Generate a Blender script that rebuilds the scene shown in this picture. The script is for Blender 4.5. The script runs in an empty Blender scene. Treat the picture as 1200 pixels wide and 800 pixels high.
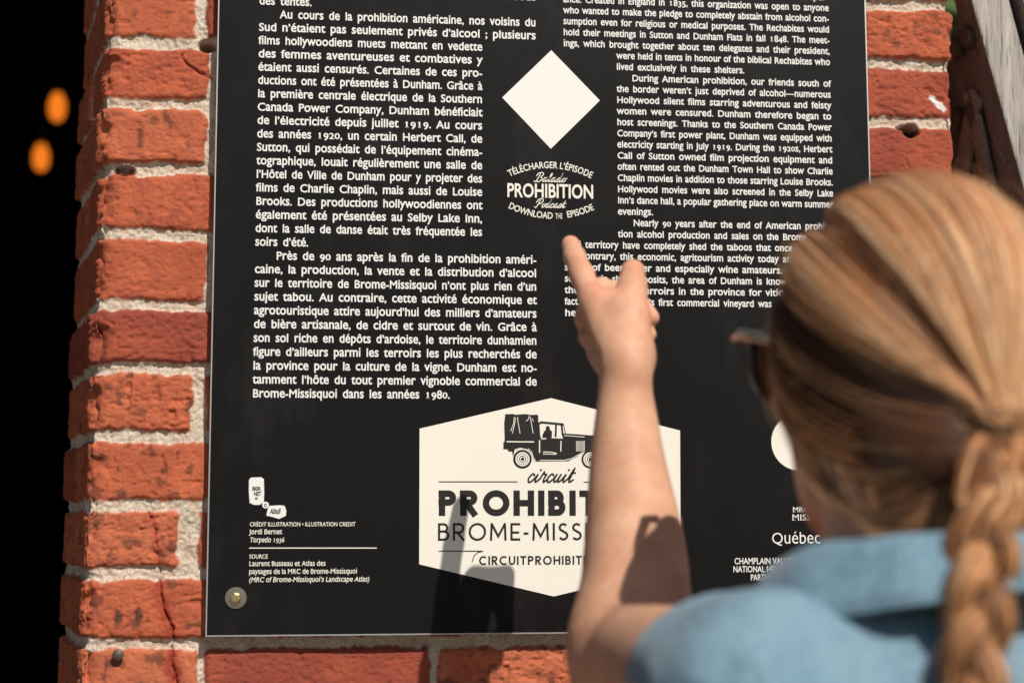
import bpy, math, random
import numpy as np
from mathutils import Vector, Matrix
R_ = math.radians
random.seed(7); RNG = np.random.default_rng(7)
SC = bpy.context.scene
COL = SC.collection

# ------------------------------------------------------------------ camera
F_PX = 1850.0                                   # focal length for a 1200 px wide frame
CAM = np.array([0.0, -1.5, 1.40])
YAW, PIT, ROL = R_(6.1), R_(6.45), R_(-0.07)
cd = bpy.data.cameras.new('camera'); cam = bpy.data.objects.new('camera', cd); COL.objects.link(cam)
cd.sensor_width = 36.0; cd.lens = F_PX / 1200 * 36; cd.clip_end = 400; cd.clip_start = 0.05
_f = np.array([math.sin(YAW) * math.cos(PIT), math.cos(YAW) * math.cos(PIT), math.sin(PIT)])
_r = np.array([math.cos(YAW), -math.sin(YAW), 0.0]); _u = np.cross(_r, _f)
_r2 = math.cos(ROL) * _r + math.sin(ROL) * _u; _u2 = -math.sin(ROL) * _r + math.cos(ROL) * _u
RC = np.array([_r2, -_u2, _f])
M = Matrix.Identity(4)
for i in range(3):
    M[i][0] = _r2[i]; M[i][1] = _u2[i]; M[i][2] = -_f[i]; M[i][3] = CAM[i]
cam.matrix_world = M
cd.dof.use_dof = True; cd.dof.focus_distance = 1.50
cd.dof.aperture_fstop = (cd.lens / 1000) / 0.0170 ; cd.dof.aperture_blades = 9
SC.camera = cam

def at(px, py, Y):
    d = RC.T @ np.array([(px - 600) / F_PX, (py - 400) / F_PX, 1.0])
    return CAM + d * (Y - CAM[1]) / d[1]
def depth(P): return float((RC @ (np.asarray(P) - CAM))[2])

# ------------------------------------------------------------------ world, sun, exposure
SUN_D = np.array([-0.2525, 0.652, -0.714]); SUN_D /= np.linalg.norm(SUN_D)
w = bpy.data.worlds.new('World'); SC.world = w; w.use_nodes = True
nt = w.node_tree; bg = nt.nodes['Background']
sky = nt.nodes.new('ShaderNodeTexSky'); sky.sky_type = 'NISHITA'; sky.sun_disc = False
sky.sun_elevation = math.asin(-SUN_D[2]); sky.sun_rotation = math.atan2(-SUN_D[0], -SUN_D[1])
sky.air_density = 1.0; sky.dust_density = 1.5
nt.links.new(sky.outputs[0], bg.inputs[0]); bg.inputs[1].default_value = 0.05
sd = bpy.data.lights.new('sun', 'SUN'); sun = bpy.data.objects.new('sun', sd); COL.objects.link(sun)
sd.energy = 4.5; sd.angle = R_(0.55); sd.color = (1.0, 0.94, 0.85)
sun.rotation_euler = Vector(SUN_D).to_track_quat('-Z', 'Y').to_euler(); sun.location = (1, -3, 4)
SC.view_settings.view_transform = 'Standard'; SC.view_settings.look = 'None'
SC.view_settings.exposure = 0.0; SC.view_settings.gamma = 1.0; SC.view_settings.use_curve_mapping = False
SC.cycles.max_bounces = 8; SC.cycles.sample_clamp_indirect = 6

# ------------------------------------------------------------------ helpers
def tag(o, label=None, cat=None, group=None, kind=None):
    if label: o['label'] = label
    if cat: o['category'] = cat
    if group: o['group'] = group
    if kind: o['kind'] = kind
    return o
def empty(name, loc=(0, 0, 0)):
    o = bpy.data.objects.new(name, None); COL.objects.link(o); o.location = loc; o.empty_display_size = .05; return o
def link(name, me, mat=None, parent=None):
    o = bpy.data.objects.new(name, me); COL.objects.link(o)
    if mat is not None:
        for m in (mat if isinstance(mat, (list, tuple)) else [mat]): me.materials.append(m)
    if parent is not None:
        o.parent = parent; o.matrix_parent_inverse = Matrix.Translation(-Vector(parent.location)) if parent.parent is None else Matrix.Identity(4)
        if parent.parent is not None: o.matrix_parent_inverse = Matrix.Identity(4)
    return o
def mesh_np(name, V, F, smooth=True, attrs=None):
    """V (n,3); F (m,k) same-size polygons, or list of arrays"""
    me = bpy.data.meshes.new(name)
    V = np.asarray(V, np.float32)
    Fs = F if isinstance(F, list) else [F]
    Fs = [np.asarray(f, np.int32) for f in Fs if len(f)]
    nl = sum(f.size for f in Fs); npol = sum(len(f) for f in Fs)
    me.vertices.add(len(V)); me.vertices.foreach_set('co', V.ravel())
    me.loops.add(nl); me.loops.foreach_set('vertex_index', np.concatenate([f.ravel() for f in Fs]))
    tot = np.concatenate([np.full(len(f), f.shape[1], np.int32) for f in Fs])
    st = np.concatenate([[0], np.cumsum(tot)[:-1]]).astype(np.int32)
    me.polygons.add(npol); me.polygons.foreach_set('loop_start', st)
    me.polygons.foreach_set('use_smooth', np.full(npol, smooth, bool))
    for k, a in (attrs or {}).items():
        a = np.asarray(a, np.float32)
        if a.ndim == 1:
            at_ = me.attributes.new(k, 'FLOAT', 'POINT'); at_.data.foreach_set('value', a)
        else:
            at_ = me.attributes.new(k, 'FLOAT_VECTOR', 'POINT'); at_.data.foreach_set('vector', a.ravel())
    me.update(calc_edges=True); me.validate()
    return me
class MB:
    """collects simple solids into one mesh"""
    def __init__(s): s.v = []; s.f = []
    def add(s, V, F):
        b = len(s.v); s.v += [tuple(map(float, p)) for p in V]; s.f += [tuple(i + b for i in f) for f in F]
    def box(s, lo, hi):
        x0, y0, z0 = lo; x1, y1, z1 = hi
        s.add([(x0,y0,z0),(x1,y0,z0),(x1,y1,z0),(x0,y1,z0),(x0,y0,z1),(x1,y0,z1),(x1,y1,z1),(x0,y1,z1)],
              [(3,2,1,0),(4,5,6,7),(0,1,5,4),(1,2,6,5),(2,3,7,6),(3,0,4,7)])
    def prism(s, pts, vec):
        n = len(pts); vec = np.asarray(vec); P = [np.asarray(p, float) for p in pts]
        s.add(P + [p + vec for p in P], [tuple(range(n))[::-1], tuple(range(n, 2*n))] + [(i, (i+1) % n, n+(i+1) % n, n+i) for i in range(n)])
    def lathe(s, prof, o, ax, seg=24):
        """prof [(r, h)], origin, axis"""
        ax = Vector(ax).normalized(); a = ax.orthogonal().normalized(); b = ax.cross(a); o = Vector(o)
        V = []; F = []
        for r, h in prof:
            for k in range(seg):
                t = 2*math.pi*k/seg; V.append(o + ax*h + (a*math.cos(t) + b*math.sin(t))*r)
        for i in range(len(prof)-1):
            for k in range(seg): F.append((i*seg+k, i*seg+(k+1) % seg, (i+1)*seg+(k+1) % seg, (i+1)*seg+k))
        F.append(tuple(range(seg))[::-1]); F.append(tuple(range((len(prof)-1)*seg, len(prof)*seg)))
        s.add(V, F)
    def tube(s, pts, rad, seg=8, flat=1.0):
        pts = [Vector(p) for p in pts]; n = len(pts); rad = rad if hasattr(rad, '__len__') else [rad]*n
        V = []; F = []; pa = None
        for i in range(n):
            t = (pts[min(i+1, n-1)] - pts[max(i-1, 0)]).normalized()
            a = (t.orthogonal() if pa is None else pa - t*pa.dot(t)).normalized(); pa = a; b = t.cross(a)
            for k in range(seg):
                q = 2*math.pi*k/seg; V.append(pts[i] + (a*math.cos(q)*flat + b*math.sin(q))*rad[i])
        for i in range(n-1):
            for k in range(seg): F.append((i*seg+k, i*seg+(k+1) % seg, (i+1)*seg+(k+1) % seg, (i+1)*seg+k))
        F.append(tuple(range(seg))[::-1]); F.append(tuple(range((n-1)*seg, n*seg)))
        s.add(V, F)
    def build(s, name, mat, parent=None, smooth=False, bevel=0, split=True):
        me = bpy.data.meshes.new(name); me.from_pydata(s.v, [], s.f)
        if smooth: me.polygons.foreach_set('use_smooth', [True]*len(me.polygons))
        me.update(); o = link(name, me, mat, parent)
        if bevel:
            m = o.modifiers.new('bevel', 'BEVEL'); m.width = bevel; m.segments = 2; m.limit_method = 'ANGLE'
        if smooth and split:
            m = o.modifiers.new('split', 'EDGE_SPLIT'); m.split_angle = R_(45)
        return o

_T = np.random.default_rng(3).random((64, 257, 257)).astype(np.float32)
def vn(x, y, s, seed):
    T = _T[seed % 64]; x = x/s + seed*17.3; y = y/s + seed*5.7
    xi = np.floor(x).astype(np.int64); yi = np.floor(y).astype(np.int64); fx = x-xi; fy = y-yi
    fx = fx*fx*(3-2*fx); fy = fy*fy*(3-2*fy); a = xi % 256; b = yi % 256
    return (T[a, b]*(1-fx)+T[a+1, b]*fx)*(1-fy)+(T[a, b+1]*(1-fx)+T[a+1, b+1]*fx)*fy
def fbm(x, y, s, seed, o=3):
    r = 0; A = 1; N = 0
    for k in range(o): r = r + A*vn(x, y, s/2**k, seed+k); N += A; A *= .5
    return r/N
def sst(a, b, x):
    t = np.clip((x-a)/(b-a), 0, 1); return t*t*(3-2*t)

# ------------------------------------------------------------------ materials
class NT:
    def __init__(s, name, rough=.6, spec=.5, metal=0.):
        s.m = bpy.data.materials.new(name); s.m.use_nodes = True; s.t = s.m.node_tree; s.b = s.t.nodes['Principled BSDF']
        s.b.inputs['Roughness'].default_value = rough; s.b.inputs['Specular IOR Level'].default_value = spec; s.b.inputs['Metallic'].default_value = metal
    def n(s, ty, **kw):
        nd = s.t.nodes.new(ty)
        for k, v in kw.items(): setattr(nd, k, v)
        return nd
    def l(s, a, b): s.t.links.new(a, b)
    def coord(s, scale=(1, 1, 1), kind='Object'):
        c = s.n('ShaderNodeTexCoord'); m = s.n('ShaderNodeMapping'); m.inputs['Scale'].default_value = scale
        s.l(c.outputs[kind], m.inputs['Vector']); return m.outputs['Vector']
    def noise(s, vec, scale, detail=4, rough=.55):
        n = s.n('ShaderNodeTexNoise'); n.inputs['Scale'].default_value = scale; n.inputs['Detail'].default_value = detail
        n.inputs['Roughness'].default_value = rough; s.l(vec, n.inputs['Vector']); return n.outputs['Fac']
    def ramp(s, fac, stops):
        r = s.n('ShaderNodeValToRGB'); e = r.color_ramp.elements
        while len(e) < len(stops): e.new(.5)
        for i, (p, c) in enumerate(stops): e[i].position = p; e[i].color = (*c, 1) if len(c) == 3 else c
        s.l(fac, r.inputs[0]); return r.outputs[0]
    def mix(s, fac, a, b, mode='MIX'):
        m = s.n('ShaderNodeMix', data_type='RGBA', blend_type=mode)
        for i, v in ((0, fac), (6, a), (7, b)):
            if hasattr(v, 'links') or hasattr(v, 'is_linked'): s.l(v, m.inputs[i])
            elif isinstance(v, (int, float)): m.inputs[i].default_value = v
            else: m.inputs[i].default_value = (*v, 1)
        return m.outputs[2]
    def attr(s, name):
        a = s.n('ShaderNodeAttribute'); a.attribute_name = name; return a
    def math(s, op, a, b=None, clamp=False):
        m = s.n('ShaderNodeMath', operation=op, use_clamp=clamp)
        for i, v in ((0, a), (1, b)):
            if v is None: continue
            if isinstance(v, (int, float)): m.inputs[i].default_value = v
            else: s.l(v, m.inputs[i])
        return m.outputs[0]
    def color(s, c):
        if isinstance(c, tuple): s.b.inputs['Base Color'].default_value = (*c, 1)
        else: s.l(c, s.b.inputs['Base Color'])
    def bump(s, h, strength=.3, dist=.001):
        b = s.n('ShaderNodeBump'); b.inputs['Strength'].default_value = strength; b.inputs['Distance'].default_value = dist
        s.l(h, b.inputs['Height']); s.l(b.outputs[0], s.b.inputs['Normal'])

def simple(name, col, rough=.6, spec=.5, metal=0., var=.12, scale=40, bump=0, bscale=300):
    n = NT(name, rough, spec, metal); v = n.coord()
    f = n.noise(v, scale, 5)
    n.color(n.mix(f, tuple(c*(1-var) for c in col), tuple(min(1, c*(1+var)) for c in col)))
    if bump: n.bump(n.noise(v, bscale, 3), bump, .0005)
    return n.m

def mat_brick():
    n = NT('brick', .88, .25); v = n.coord()
    mo = n.attr('mortar').outputs['Fac']; tn = n.attr('tone').outputs['Fac']; st = n.attr('stain').outputs['Fac']; sc = n.attr('soot_shade').outputs['Fac']
    base = n.ramp(tn, [(0, (.29, .060, .038)), (.3, (.50, .118, .052)), (.7, (.59, .155, .066)), (1, (.63, .19, .088))])
    f1 = n.noise(v, 38, 6, .65); f2 = n.noise(v, 260, 4, .7); f3 = n.noise(v, 900, 2)
    c = n.mix(n.ramp(f1, [(.36, (0, 0, 0)), (.7, (1, 1, 1))]), n.mix(.62, base, (.30, .068, .045)), base)
    c = n.mix(n.ramp(f2, [(.26, (1, 1, 1)), (.38, (0, 0, 0))]), c, n.mix(.5, c, (.16, .04, .03)))
    c = n.mix(n.ramp(f2, [(.66, (0, 0, 0)), (.82, (.45, .45, .45))]), c, (.62, .30, .17))
    c = n.mix(st, c, (.26, .016, .016))
    c = n.mix(sc, c, (.03, .025, .022))  # sooty spots, the pebble, and painted darkness inside the holes
    mc = n.ramp(n.noise(v, 420, 5, .75), [(.28, (.30, .21, .15)), (.42, (.54, .43, .33)), (.58, (.70, .61, .50)), (.8, (.82, .77, .68))])
    mc = n.mix(n.ramp(n.noise(v, 60, 3), [(.5, (0, 0, 0)), (.75, (.4, .4, .4))]), mc, (.42, .20, .11))
    c = n.mix(mo, c, mc)
    wp = n.attr('paint').outputs['Fac']; c = n.mix(wp, c, (.78, .76, .74))
    n.color(c)
    h = n.math('ADD', n.math('MULTIPLY', f2, 1.0), n.math('MULTIPLY', f3, .45))
    n.bump(h, .8, .0020)
    return n.m
def mat_panel():
    n = NT('panel_black', .34, .16); v = n.coord()
    c = n.mix(n.noise(v, 6, 4), (.0058, .0054, .0056), (.0095, .0088, .009))
    dz = n.ramp(n.noise(n.coord((1, 1, .35)), 14, 7, .72), [(.52, (0, 0, 0)), (.8, (.06, .06, .06))]); sp = n.ramp(n.noise(v, 420, 2), [(.74, (0, 0, 0)), (.8, (.12, .12, .12))])
    c = n.mix(dz, c, (.22, .20, .18)); c = n.mix(sp, c, (.30, .28, .25)); n.color(c)
    n.l(n.math('ADD', n.math('MULTIPLY', n.noise(v, 25, 6, .7), .10), .33), n.b.inputs['Roughness'])
    n.bump(n.noise(v, 1400, 2), .04, .0003)
    return n.m
def mat_skin():
    n = NT('skin', .56, .26); v = n.coord()
    f = n.noise(v, 26, 5, .6); g = n.noise(v, 140, 4, .6)
    c = n.ramp(f, [(.3, (.53, .275, .165)), (.5, (.635, .352, .225)), (.72, (.71, .42, .28))])
    c = n.mix(n.ramp(g, [(.5, (0, 0, 0)), (.72, (.65, .65, .65))]), c, (.58, .27, .18))
    fl = n.attr('flush').outputs['Fac']
    c = n.mix(n.math('MULTIPLY', fl, .55), c, (.62, .20, .125))
    n.color(c)
    n.b.inputs['Subsurface Weight'].default_value = .12; n.b.inputs['Subsurface Radius'].default_value = (1, .35, .2); n.b.inputs['Subsurface Scale'].default_value = .004
    n.bump(n.math('ADD', n.noise(v, 700, 3), n.noise(v, 160, 3)), .16, .0008)
    return n.m
def mat_denim():
    n = NT('denim', .92, .15); v = n.coord()
    c = n.ramp(n.noise(v, 14, 6, .62), [(.3, (.095, .175, .24)), (.5, (.155, .262, .335)), (.72, (.235, .355, .43))])
    wv = n.n('ShaderNodeTexWave', wave_type='BANDS', bands_direction='DIAGONAL'); wv.inputs['Scale'].default_value = 320; wv.inputs['Distortion'].default_value = 1.5
    n.l(v, wv.inputs['Vector'])
    c = n.mix(n.math('MULTIPLY', wv.outputs['Fac'], .35), c, (.20, .36, .46))
    st = n.noise(n.coord((1, 1, .03)), 420, 2); c = n.mix(n.ramp(st, [(.45, (0, 0, 0)), (.75, (.7, .7, .7))]), c, (.28, .41, .50))
    n.color(c)
    b1 = n.n('ShaderNodeBump'); b1.inputs['Strength'].default_value = .55; b1.inputs['Distance'].default_value = .02
    nz = n.n('ShaderNodeTexNoise'); nz.inputs['Scale'].default_value = 15; nz.inputs['Detail'].default_value = 4; nz.inputs['Distortion'].default_value = 1.2; n.l(n.coord((1, 1, .55)), nz.inputs['Vector'])
    n.l(nz.outputs['Fac'], b1.inputs['Height'])
    b2 = n.n('ShaderNodeBump'); b2.inputs['Strength'].default_value = .35; b2.inputs['Distance'].default_value = .0008
    n.l(n.math('ADD', wv.outputs['Fac'], n.noise(v, 90, 4)), b2.inputs['Height']); n.l(b1.outputs[0], b2.inputs['Normal']); n.l(b2.outputs[0], n.b.inputs['Normal'])
    n.b.inputs['Sheen Weight'].default_value = .15
    return n.m
def mat_hair():
    n = NT('hair', .38, .5); a = n.attr('tint').outputs['Fac']
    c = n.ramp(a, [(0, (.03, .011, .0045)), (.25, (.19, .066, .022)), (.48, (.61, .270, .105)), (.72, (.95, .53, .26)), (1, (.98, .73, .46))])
    n.color(c); n.b.inputs['Anisotropic'].default_value = .85
    n.l(n.attr('tan').outputs['Vector'], n.b.inputs['Tangent'])
    return n.m
def mat_wood(name, ca, cb, cc):
    n = NT(name, .85, .2); v = n.coord((14, 14, .9)); f = n.noise(v, 9, 8, .68); g = n.noise(n.coord((60, 60, 2.2)), 9, 5, .7)
    c = n.ramp(f, [(.3, ca), (.52, cb), (.72, cc)])
    c = n.mix(n.ramp(g, [(.36, (.9, .9, .9)), (.47, (0, 0, 0))]), c, tuple(x*.3 for x in ca))
    n.color(c); n.bump(n.math('ADD', f, g), .6, .0015); return n.m
def emit(name, col, st):
    n = NT(name); n.color((.02, .01, .005)); n.b.inputs['Emission Color'].default_value = (*col, 1); n.b.inputs['Emission Strength'].default_value = st
    return n.m
MB_BRICK = mat_brick(); M_PANEL = mat_panel(); M_SKIN = mat_skin(); M_DENIM = mat_denim(); M_HAIR = mat_hair()
M_ALU = simple('aluminium', (.62, .61, .60), .38, .5, .75, .06, 60)
M_WHITE = simple('print_white', (.80, .79, .76), .5, .4, 0, .03, 30)
M_CREAM = simple('print_cream', (.83, .79, .70), .45, .4, 0, .025, 12)
M_INK = simple('print_black', (.016, .014, .013), .45, .4, 0, .1, 30)
M_STEEL = simple('zinc_steel', (.40, .36, .30), .28, .5, .9, .15, 300, .1)
M_BRASS = simple('yellow_zinc', (.62, .47, .22), .34, .5, .9, .15, 300, .1)
M_IRON = simple('rusty_iron', (.12, .09, .07), .6, .5, .4, .3, 150, .3)
M_WOODG = mat_wood('weathered_wood', (.27, .24, .21), (.45, .415, .38), (.58, .555, .525))
M_WOODB = mat_wood('shaded_side_wood', (.15, .135, .125), (.24, .22, .205), (.33, .30, .285))  # darker copy of the weathered wood, with the side's shade put into the colour
M_BRACE = mat_wood('brace_wood', (.24, .21, .19), (.36, .31, .28), (.46, .40, .36))
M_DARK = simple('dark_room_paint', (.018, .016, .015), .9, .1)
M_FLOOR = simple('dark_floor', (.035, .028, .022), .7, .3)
M_GROUND = simple('gravel', (.23, .21, .18), .95, .2, 0, .35, 25, .6, 90)

# ------------------------------------------------------------------ ground, room
g = MB(); g.add([(-60, -60, 0), (60, -60, 0), (60, 60, 0), (-60, 60, 0)], [(0, 1, 2, 3)])
tag(g.build('ground', M_GROUND), kind='structure')

XL = lambda z: at(109, 370, 0)[0] + (z - at(109, 370, 0)[2]) * ((at(124, 10, 0)[0]-at(93, 790, 0)[0]) / (at(124, 10, 0)[2]-at(93, 790, 0)[2]))
XR = 0.5*(at(1117, 30, 0)[0] + at(1123, 190, 0)[0])
rm = MB()
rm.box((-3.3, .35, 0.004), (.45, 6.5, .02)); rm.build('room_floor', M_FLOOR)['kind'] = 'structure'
rm = MB()
rm.box((-3.4, 6.5, 0), (.5, 6.65, 2.75)); rm.box((-3.4, .3, 0), (-3.3, 6.5, 2.75)); rm.box((.42, .3, 0), (.5, 6.5, 2.75))
rm.box((-3.4, .16, 2.75), (.5, 6.65, 2.9)); rm.box((-1.32, .16, 2.12), (-.32, .3, 2.75))
rm.box((-3.4, .12, 0), (-1.32, .3, 2.75))
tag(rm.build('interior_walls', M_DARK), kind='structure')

# ------------------------------------------------------------------ brick pier (displaced brickwork, real relief)
def brick_pier():
    z_m = [at(190, y, 0)[2] for y in (50, 121, 197, 275, 357, 431, 511, 592, 672, 754)]
    step = (z_m[0]-z_m[-1])/9
    zs_up = [z_m[0] + step*k for k in range(14, 0, -1)]; zs_dn = [z_m[-1] - step*k for k in range(1, 22)]
    mort = np.array(zs_up + z_m + zs_dn); mort = mort[mort > -.05]; i0 = len(zs_up)        # descending
    W = XR - XL(1.55); DR = .215; du = .0014
    u = np.arange(-DR, W + .2, du)
    z = np.concatenate([np.arange(0, 1.2, .012), np.arange(1.2, 1.96, .0014), np.arange(1.96, 2.76, .012)])
    U, Z = np.meshgrid(u, z, indexing='ij')
    # path
    spl = R_(15)
    def path(U, Z):
        xl = XL(Z)
        Wz = XR - xl
        uu = U*1.0
        X = np.where(uu < 0, xl + math.sin(spl)*uu, np.where(uu > W, XR, xl + uu*Wz/W))
        Y = np.where(uu < 0, -math.cos(spl)*uu, np.where(uu > W, uu-W, 0))
        return X, Y
    X, Y = path(U, Z)
    # normals, blended round the corners
    tl = sst(-.006, .006, U); tr = sst(W-.005, W+.005, U)
    NX = -math.cos(spl)*(1-tl) + 0*tl + tr*1.0; NY = -math.sin(spl)*(1-tl) - tl*(1-tr)
    NL = np.sqrt(NX**2+NY**2); NX /= NL; NY /= NL
    # rows
    ri = np.searchsorted(-mort, -Z.ravel()).reshape(Z.shape) - 1; ri = np.clip(ri, 0, len(mort)-2)
    zt = mort[ri]; zb = mort[ri+1]
    wob = (vn(U, Z, .05, 11)-.5)*.0032 + (vn(U, Z, .012, 12)-.5)*.0020 + (vn(U, Z, .0045, 13)-.5)*.0016
    U2 = U + (vn(U, Z, .03, 14)-.5)*.003 + (vn(U, Z, .006, 15)-.5)*.002
    Z2 = Z + wob
    # vertical joints per row
    jl = {}
    pxj = {0: 252, 1: 249, 3: 248, 5: 232, 7: 221, 9: 236}
    Ju = np.zeros((len(mort), 12)); nj = 12
    for r in range(len(mort)):
        k = r - i0
        px = pxj.get(k)
        if k % 2:
            py = (50, 85, 160, 235, 315, 394, 471, 551, 632, 713, 785)[min(max(k+1, 0), 10)]
            if px is None: px = 236
            x0 = at(px, py, 0)[0] - XL(zt.mean() if 0 else mort[r]); 
            j = [-.215, x0 - .0, x0+.213, x0+.426, x0+.639]
        else:
            j = [-.105, x0 + .108 if r else .21, (x0 if r else .1)+.318, (x0 if r else .1)+.53, (x0 if r else .1) + .745]
            if k in pxj: j = [-.105, at(pxj[k], 85, 0)[0]-XL(mort[r]), .34, .55, .76]
        j = [q for q in j if q < W-.11 or q > W+.02] + [W+.105]
        j = j + [9]*(12-len(j)); Ju[r] = j
    J = Ju[ri]                                              # (nu,nz,12)
    jw = np.where(ri == i0+7, .0080, np.where(ri == i0+9, .0025, np.where(ri == i0+5, .0048, .004)))
    du_ = np.abs(U2[..., None]-J).min(-1) - jw
    bid = (U2[..., None] > J).sum(-1) + ri*13
    mh = .0043
    dz_ = np.minimum(zt-Z2, Z2-zb) - mh
    d = np.minimum(du_, dz_)
    d = d - .0035*sst(.55, .95, vn(U, Z, .016, 16)) * sst(.012, 0, d)
    # rounding at brick corners
    cr = np.hypot(np.maximum(.006-du_, 0), np.maximum(.006-dz_, 0)); d = np.minimum(d, .006-cr)
    rnd = np.random.default_rng(5); per = rnd.random((len(mort)*13+20, 4))
    pb = per[bid]
    smo = .35+.8*pb[..., 1]
    lift = (pb[..., 0]-.5)*.0028 + (pb[..., 1]-.5)*.0025*np.sin(U*30+pb[..., 2]*6)
    prof = sst(-.0012, .0035, d)
    rough = (fbm(U, Z, .03, 20, 3)-.5)*.0022 + (fbm(U*.7, Z, .006, 26, 3)-.5)*.0013 + (vn(U, Z, .0022, 31)-.5)*.0010
    pits = -.0018*sst(.66, .9, vn(U*.8, Z*1.5, .0046, 33)) - .0014*sst(.7, .9, vn(U*.6, Z*1.3, .0028, 34)) - .0030*sst(.86, .95, vn(U*.8, Z, .011, 35))
    hb = lift + (rough + pits)*smo - .0022*np.exp(-np.maximum(d, 0)/.0022)
    hm = -.0050 + (fbm(U, Z, .012, 40, 3)-.5)*.004 + (vn(U, Z, .0025, 43)-.5)*.0024 + (vn(U, Z, .05, 45)-.5)*.004
    h = hm*(1-prof) + np.maximum(hb, hm)*prof
    mmask = 1 - sst(-.0006, .0018, d + (vn(U, Z, .004, 46)-.5)*.0022)
    # ragged arris at both corners
    for uc, amp in ((0, 1.0), (W, .45)):
        q = np.abs(U-uc)
        er = sst(.42, .85, vn(U*0+uc+Z*.0, Z, .017, 50))*.010 + sst(.4, .8, vn(U, Z, .0065, 51))*.006 + .003
        h = h - amp*er*np.exp(-(q/.0075)**2)
        h = h - amp*.007*sst(.58, .8, vn(U, Z, .02, 52))*np.exp(-(q/.016)**2)*prof
    h = np.where(U < -.002, h*1.25, h)
    # single features: hole, pebble, cracks
    stain = np.zeros_like(U); soot_shade = np.zeros_like(U); paint = np.zeros_like(U)
    def loc(px, py):
        P = at(px, py, 0); return (P[0]-XL(P[2])), P[2]
    a, b = loc(243, 53); q = np.hypot((U-a)/1.3, Z-b); h -= .034*sst(.0068, .0045, q); soot_shade = np.maximum(soot_shade, sst(.0066, .005, q))  # shade inside the hole painted black
    a, b = loc(1068, 152); q = np.hypot(U*XR/XR-(XR-at(1068, 152, 0)[0])*-1-W, 0)
    def locR(px, py):
        P = at(px, py, 0); return W-(XR-P[0]), P[2]
    a, b = locR(1068, 153); q = np.hypot((U-a)/1.2, (Z-b)); h -= .020*sst(.0085, .005, q); soot_shade = np.maximum(soot_shade, .9*sst(.0085, .006, q))  # this hole's inner shade is painted in as well
    a, b = locR(1062, 150); q = np.hypot((U-a)/3.2, (Z-b)); h -= .006*sst(.004, .001, q)
    a, b = loc(147, 198); q = np.hypot((U-a)/1.9, Z-b); h += .009*np.sqrt(np.clip(1-(q/.0055)**2, 0, 1))*1.0; peb = sst(.0058, .0048, q)
    def line(pts, wd, dp, st=0, sw=.006, R=False):
        nonlocal h, stain, soot_shade
        L = [(locR if R else loc)(*p) for p in pts]; D = np.full(U.shape, 9.)
        uj = U + (vn(U, Z, .006, 60)-.5)*.004
        for (a0, b0), (a1, b1) in zip(L[:-1], L[1:]):
            vx, vz = a1-a0, b1-b0; t = np.clip(((uj-a0)*vx+(Z-b0)*vz)/(vx*vx+vz*vz), 0, 1)
            D = np.minimum(D, np.hypot(uj-a0-t*vx, Z-b0-t*vz))
        h -= dp*sst(wd, 0, D)
        if st: stain = np.maximum(stain, st*np.exp(-(D/sw)**2)*(1-mmask)*(.6+.6*vn(U, Z, .008, 61)))
    line([(172, 600), (182, 622), (184, 660), (188, 672)], .0013, .004, .5, .004)
    line([(184, 680), (190, 706), (196, 722), (204, 748)], .0016, .006, .75, .006)
    line([(200, 757), (202, 775), (206, 800)], .0016, .006, .8, .007)
    line([(155, 440), (153, 465), (150, 490)], .0012, .003)
    line([(213, 62), (219, 75), (232, 84), (247, 90)], .0014, .005)
    line([(190, 515), (192, 550), (198, 585)], .001, .0022)
    line([(1060, 185), (1068, 200)], .001, .002, 0, .01, True)
    a, b = locR(1099, 121); q = np.abs((U-a)*.8+(Z-b)*1.0)/1.2; q2 = np.abs((U-a)*.7-(Z-b)*.6)
    paint = np.maximum(paint, sst(.0036, .0024, q+ (vn(U, Z, .004, 70)-.5)*.003)*sst(.011, .009, q2))
    a, b = loc(139, 766)
    soot_shade = np.maximum(soot_shade, .55*sst(.62, .75, fbm(U, Z, .011, 72, 3))*(1-mmask)*sst(.45, .6, pb[..., 3]))
    for px, py in ((138, 723), (162, 722)):
        a, b = loc(px, py); q = np.hypot((U-a)*2.2, Z-b); soot_shade = np.maximum(soot_shade, .8*sst(.011, .005, q+(vn(U, Z, .004, 75)-.5)*.006))
    X = X + NX*h; Y = Y + NY*h
    tone = np.clip(.02 + 1.0*pb[..., 3] + (vn(U, Z, .03, 77)-.5)*.3 - .25*np.exp(-np.maximum(d, 0)/.004), 0, 1)
    mm = mmask.copy(); soot_shade = np.maximum(soot_shade, peb*.9); mm = mm*(1-peb)
    nu, nz = U.shape
    V = np.stack([X, Y, Z], -1).reshape(-1, 3)
    idx = np.arange(nu*nz).reshape(nu, nz)
    A = idx[:-1, :-1].ravel(); B = idx[1:, :-1].ravel(); C_ = idx[1:, 1:].ravel(); D_ = idx[:-1, 1:].ravel()
    F1 = np.stack([A, B, C_, D_], -1)
    F2 = np.stack([idx[-1, :-1], idx[0, :-1], idx[0, 1:], idx[-1, 1:]], -1)          # back
    me = mesh_np('brick_pier', V, [F1, F2], True, dict(mortar=mm.ravel(), tone=tone.ravel(), stain=np.clip(stain, 0, 1).ravel(), soot_shade=np.clip(soot_shade, 0, 1).ravel(), paint=paint.ravel()))
    o = link('brick_pier', me, MB_BRICK)
    tag(o, 'weathered orange-red brick pier with pale mortar between the dark doorway and the timber frame', 'brick pier')
    # nail driven in the lowest course
    P = at(139, 766, -.001); nm = MB(); nm.lathe([(.0018, .01), (.0018, -.001), (.0050, -.002), (.0052, -.0045), (.003, -.006), (.0008, -.0066)], P, (0, 1, 0), 16)
    nail = nm.build('nail', M_IRON, None, True); tag(nail, 'dark nail head driven into the lowest brick left of the sign', 'nail')
brick_pier()

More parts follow.
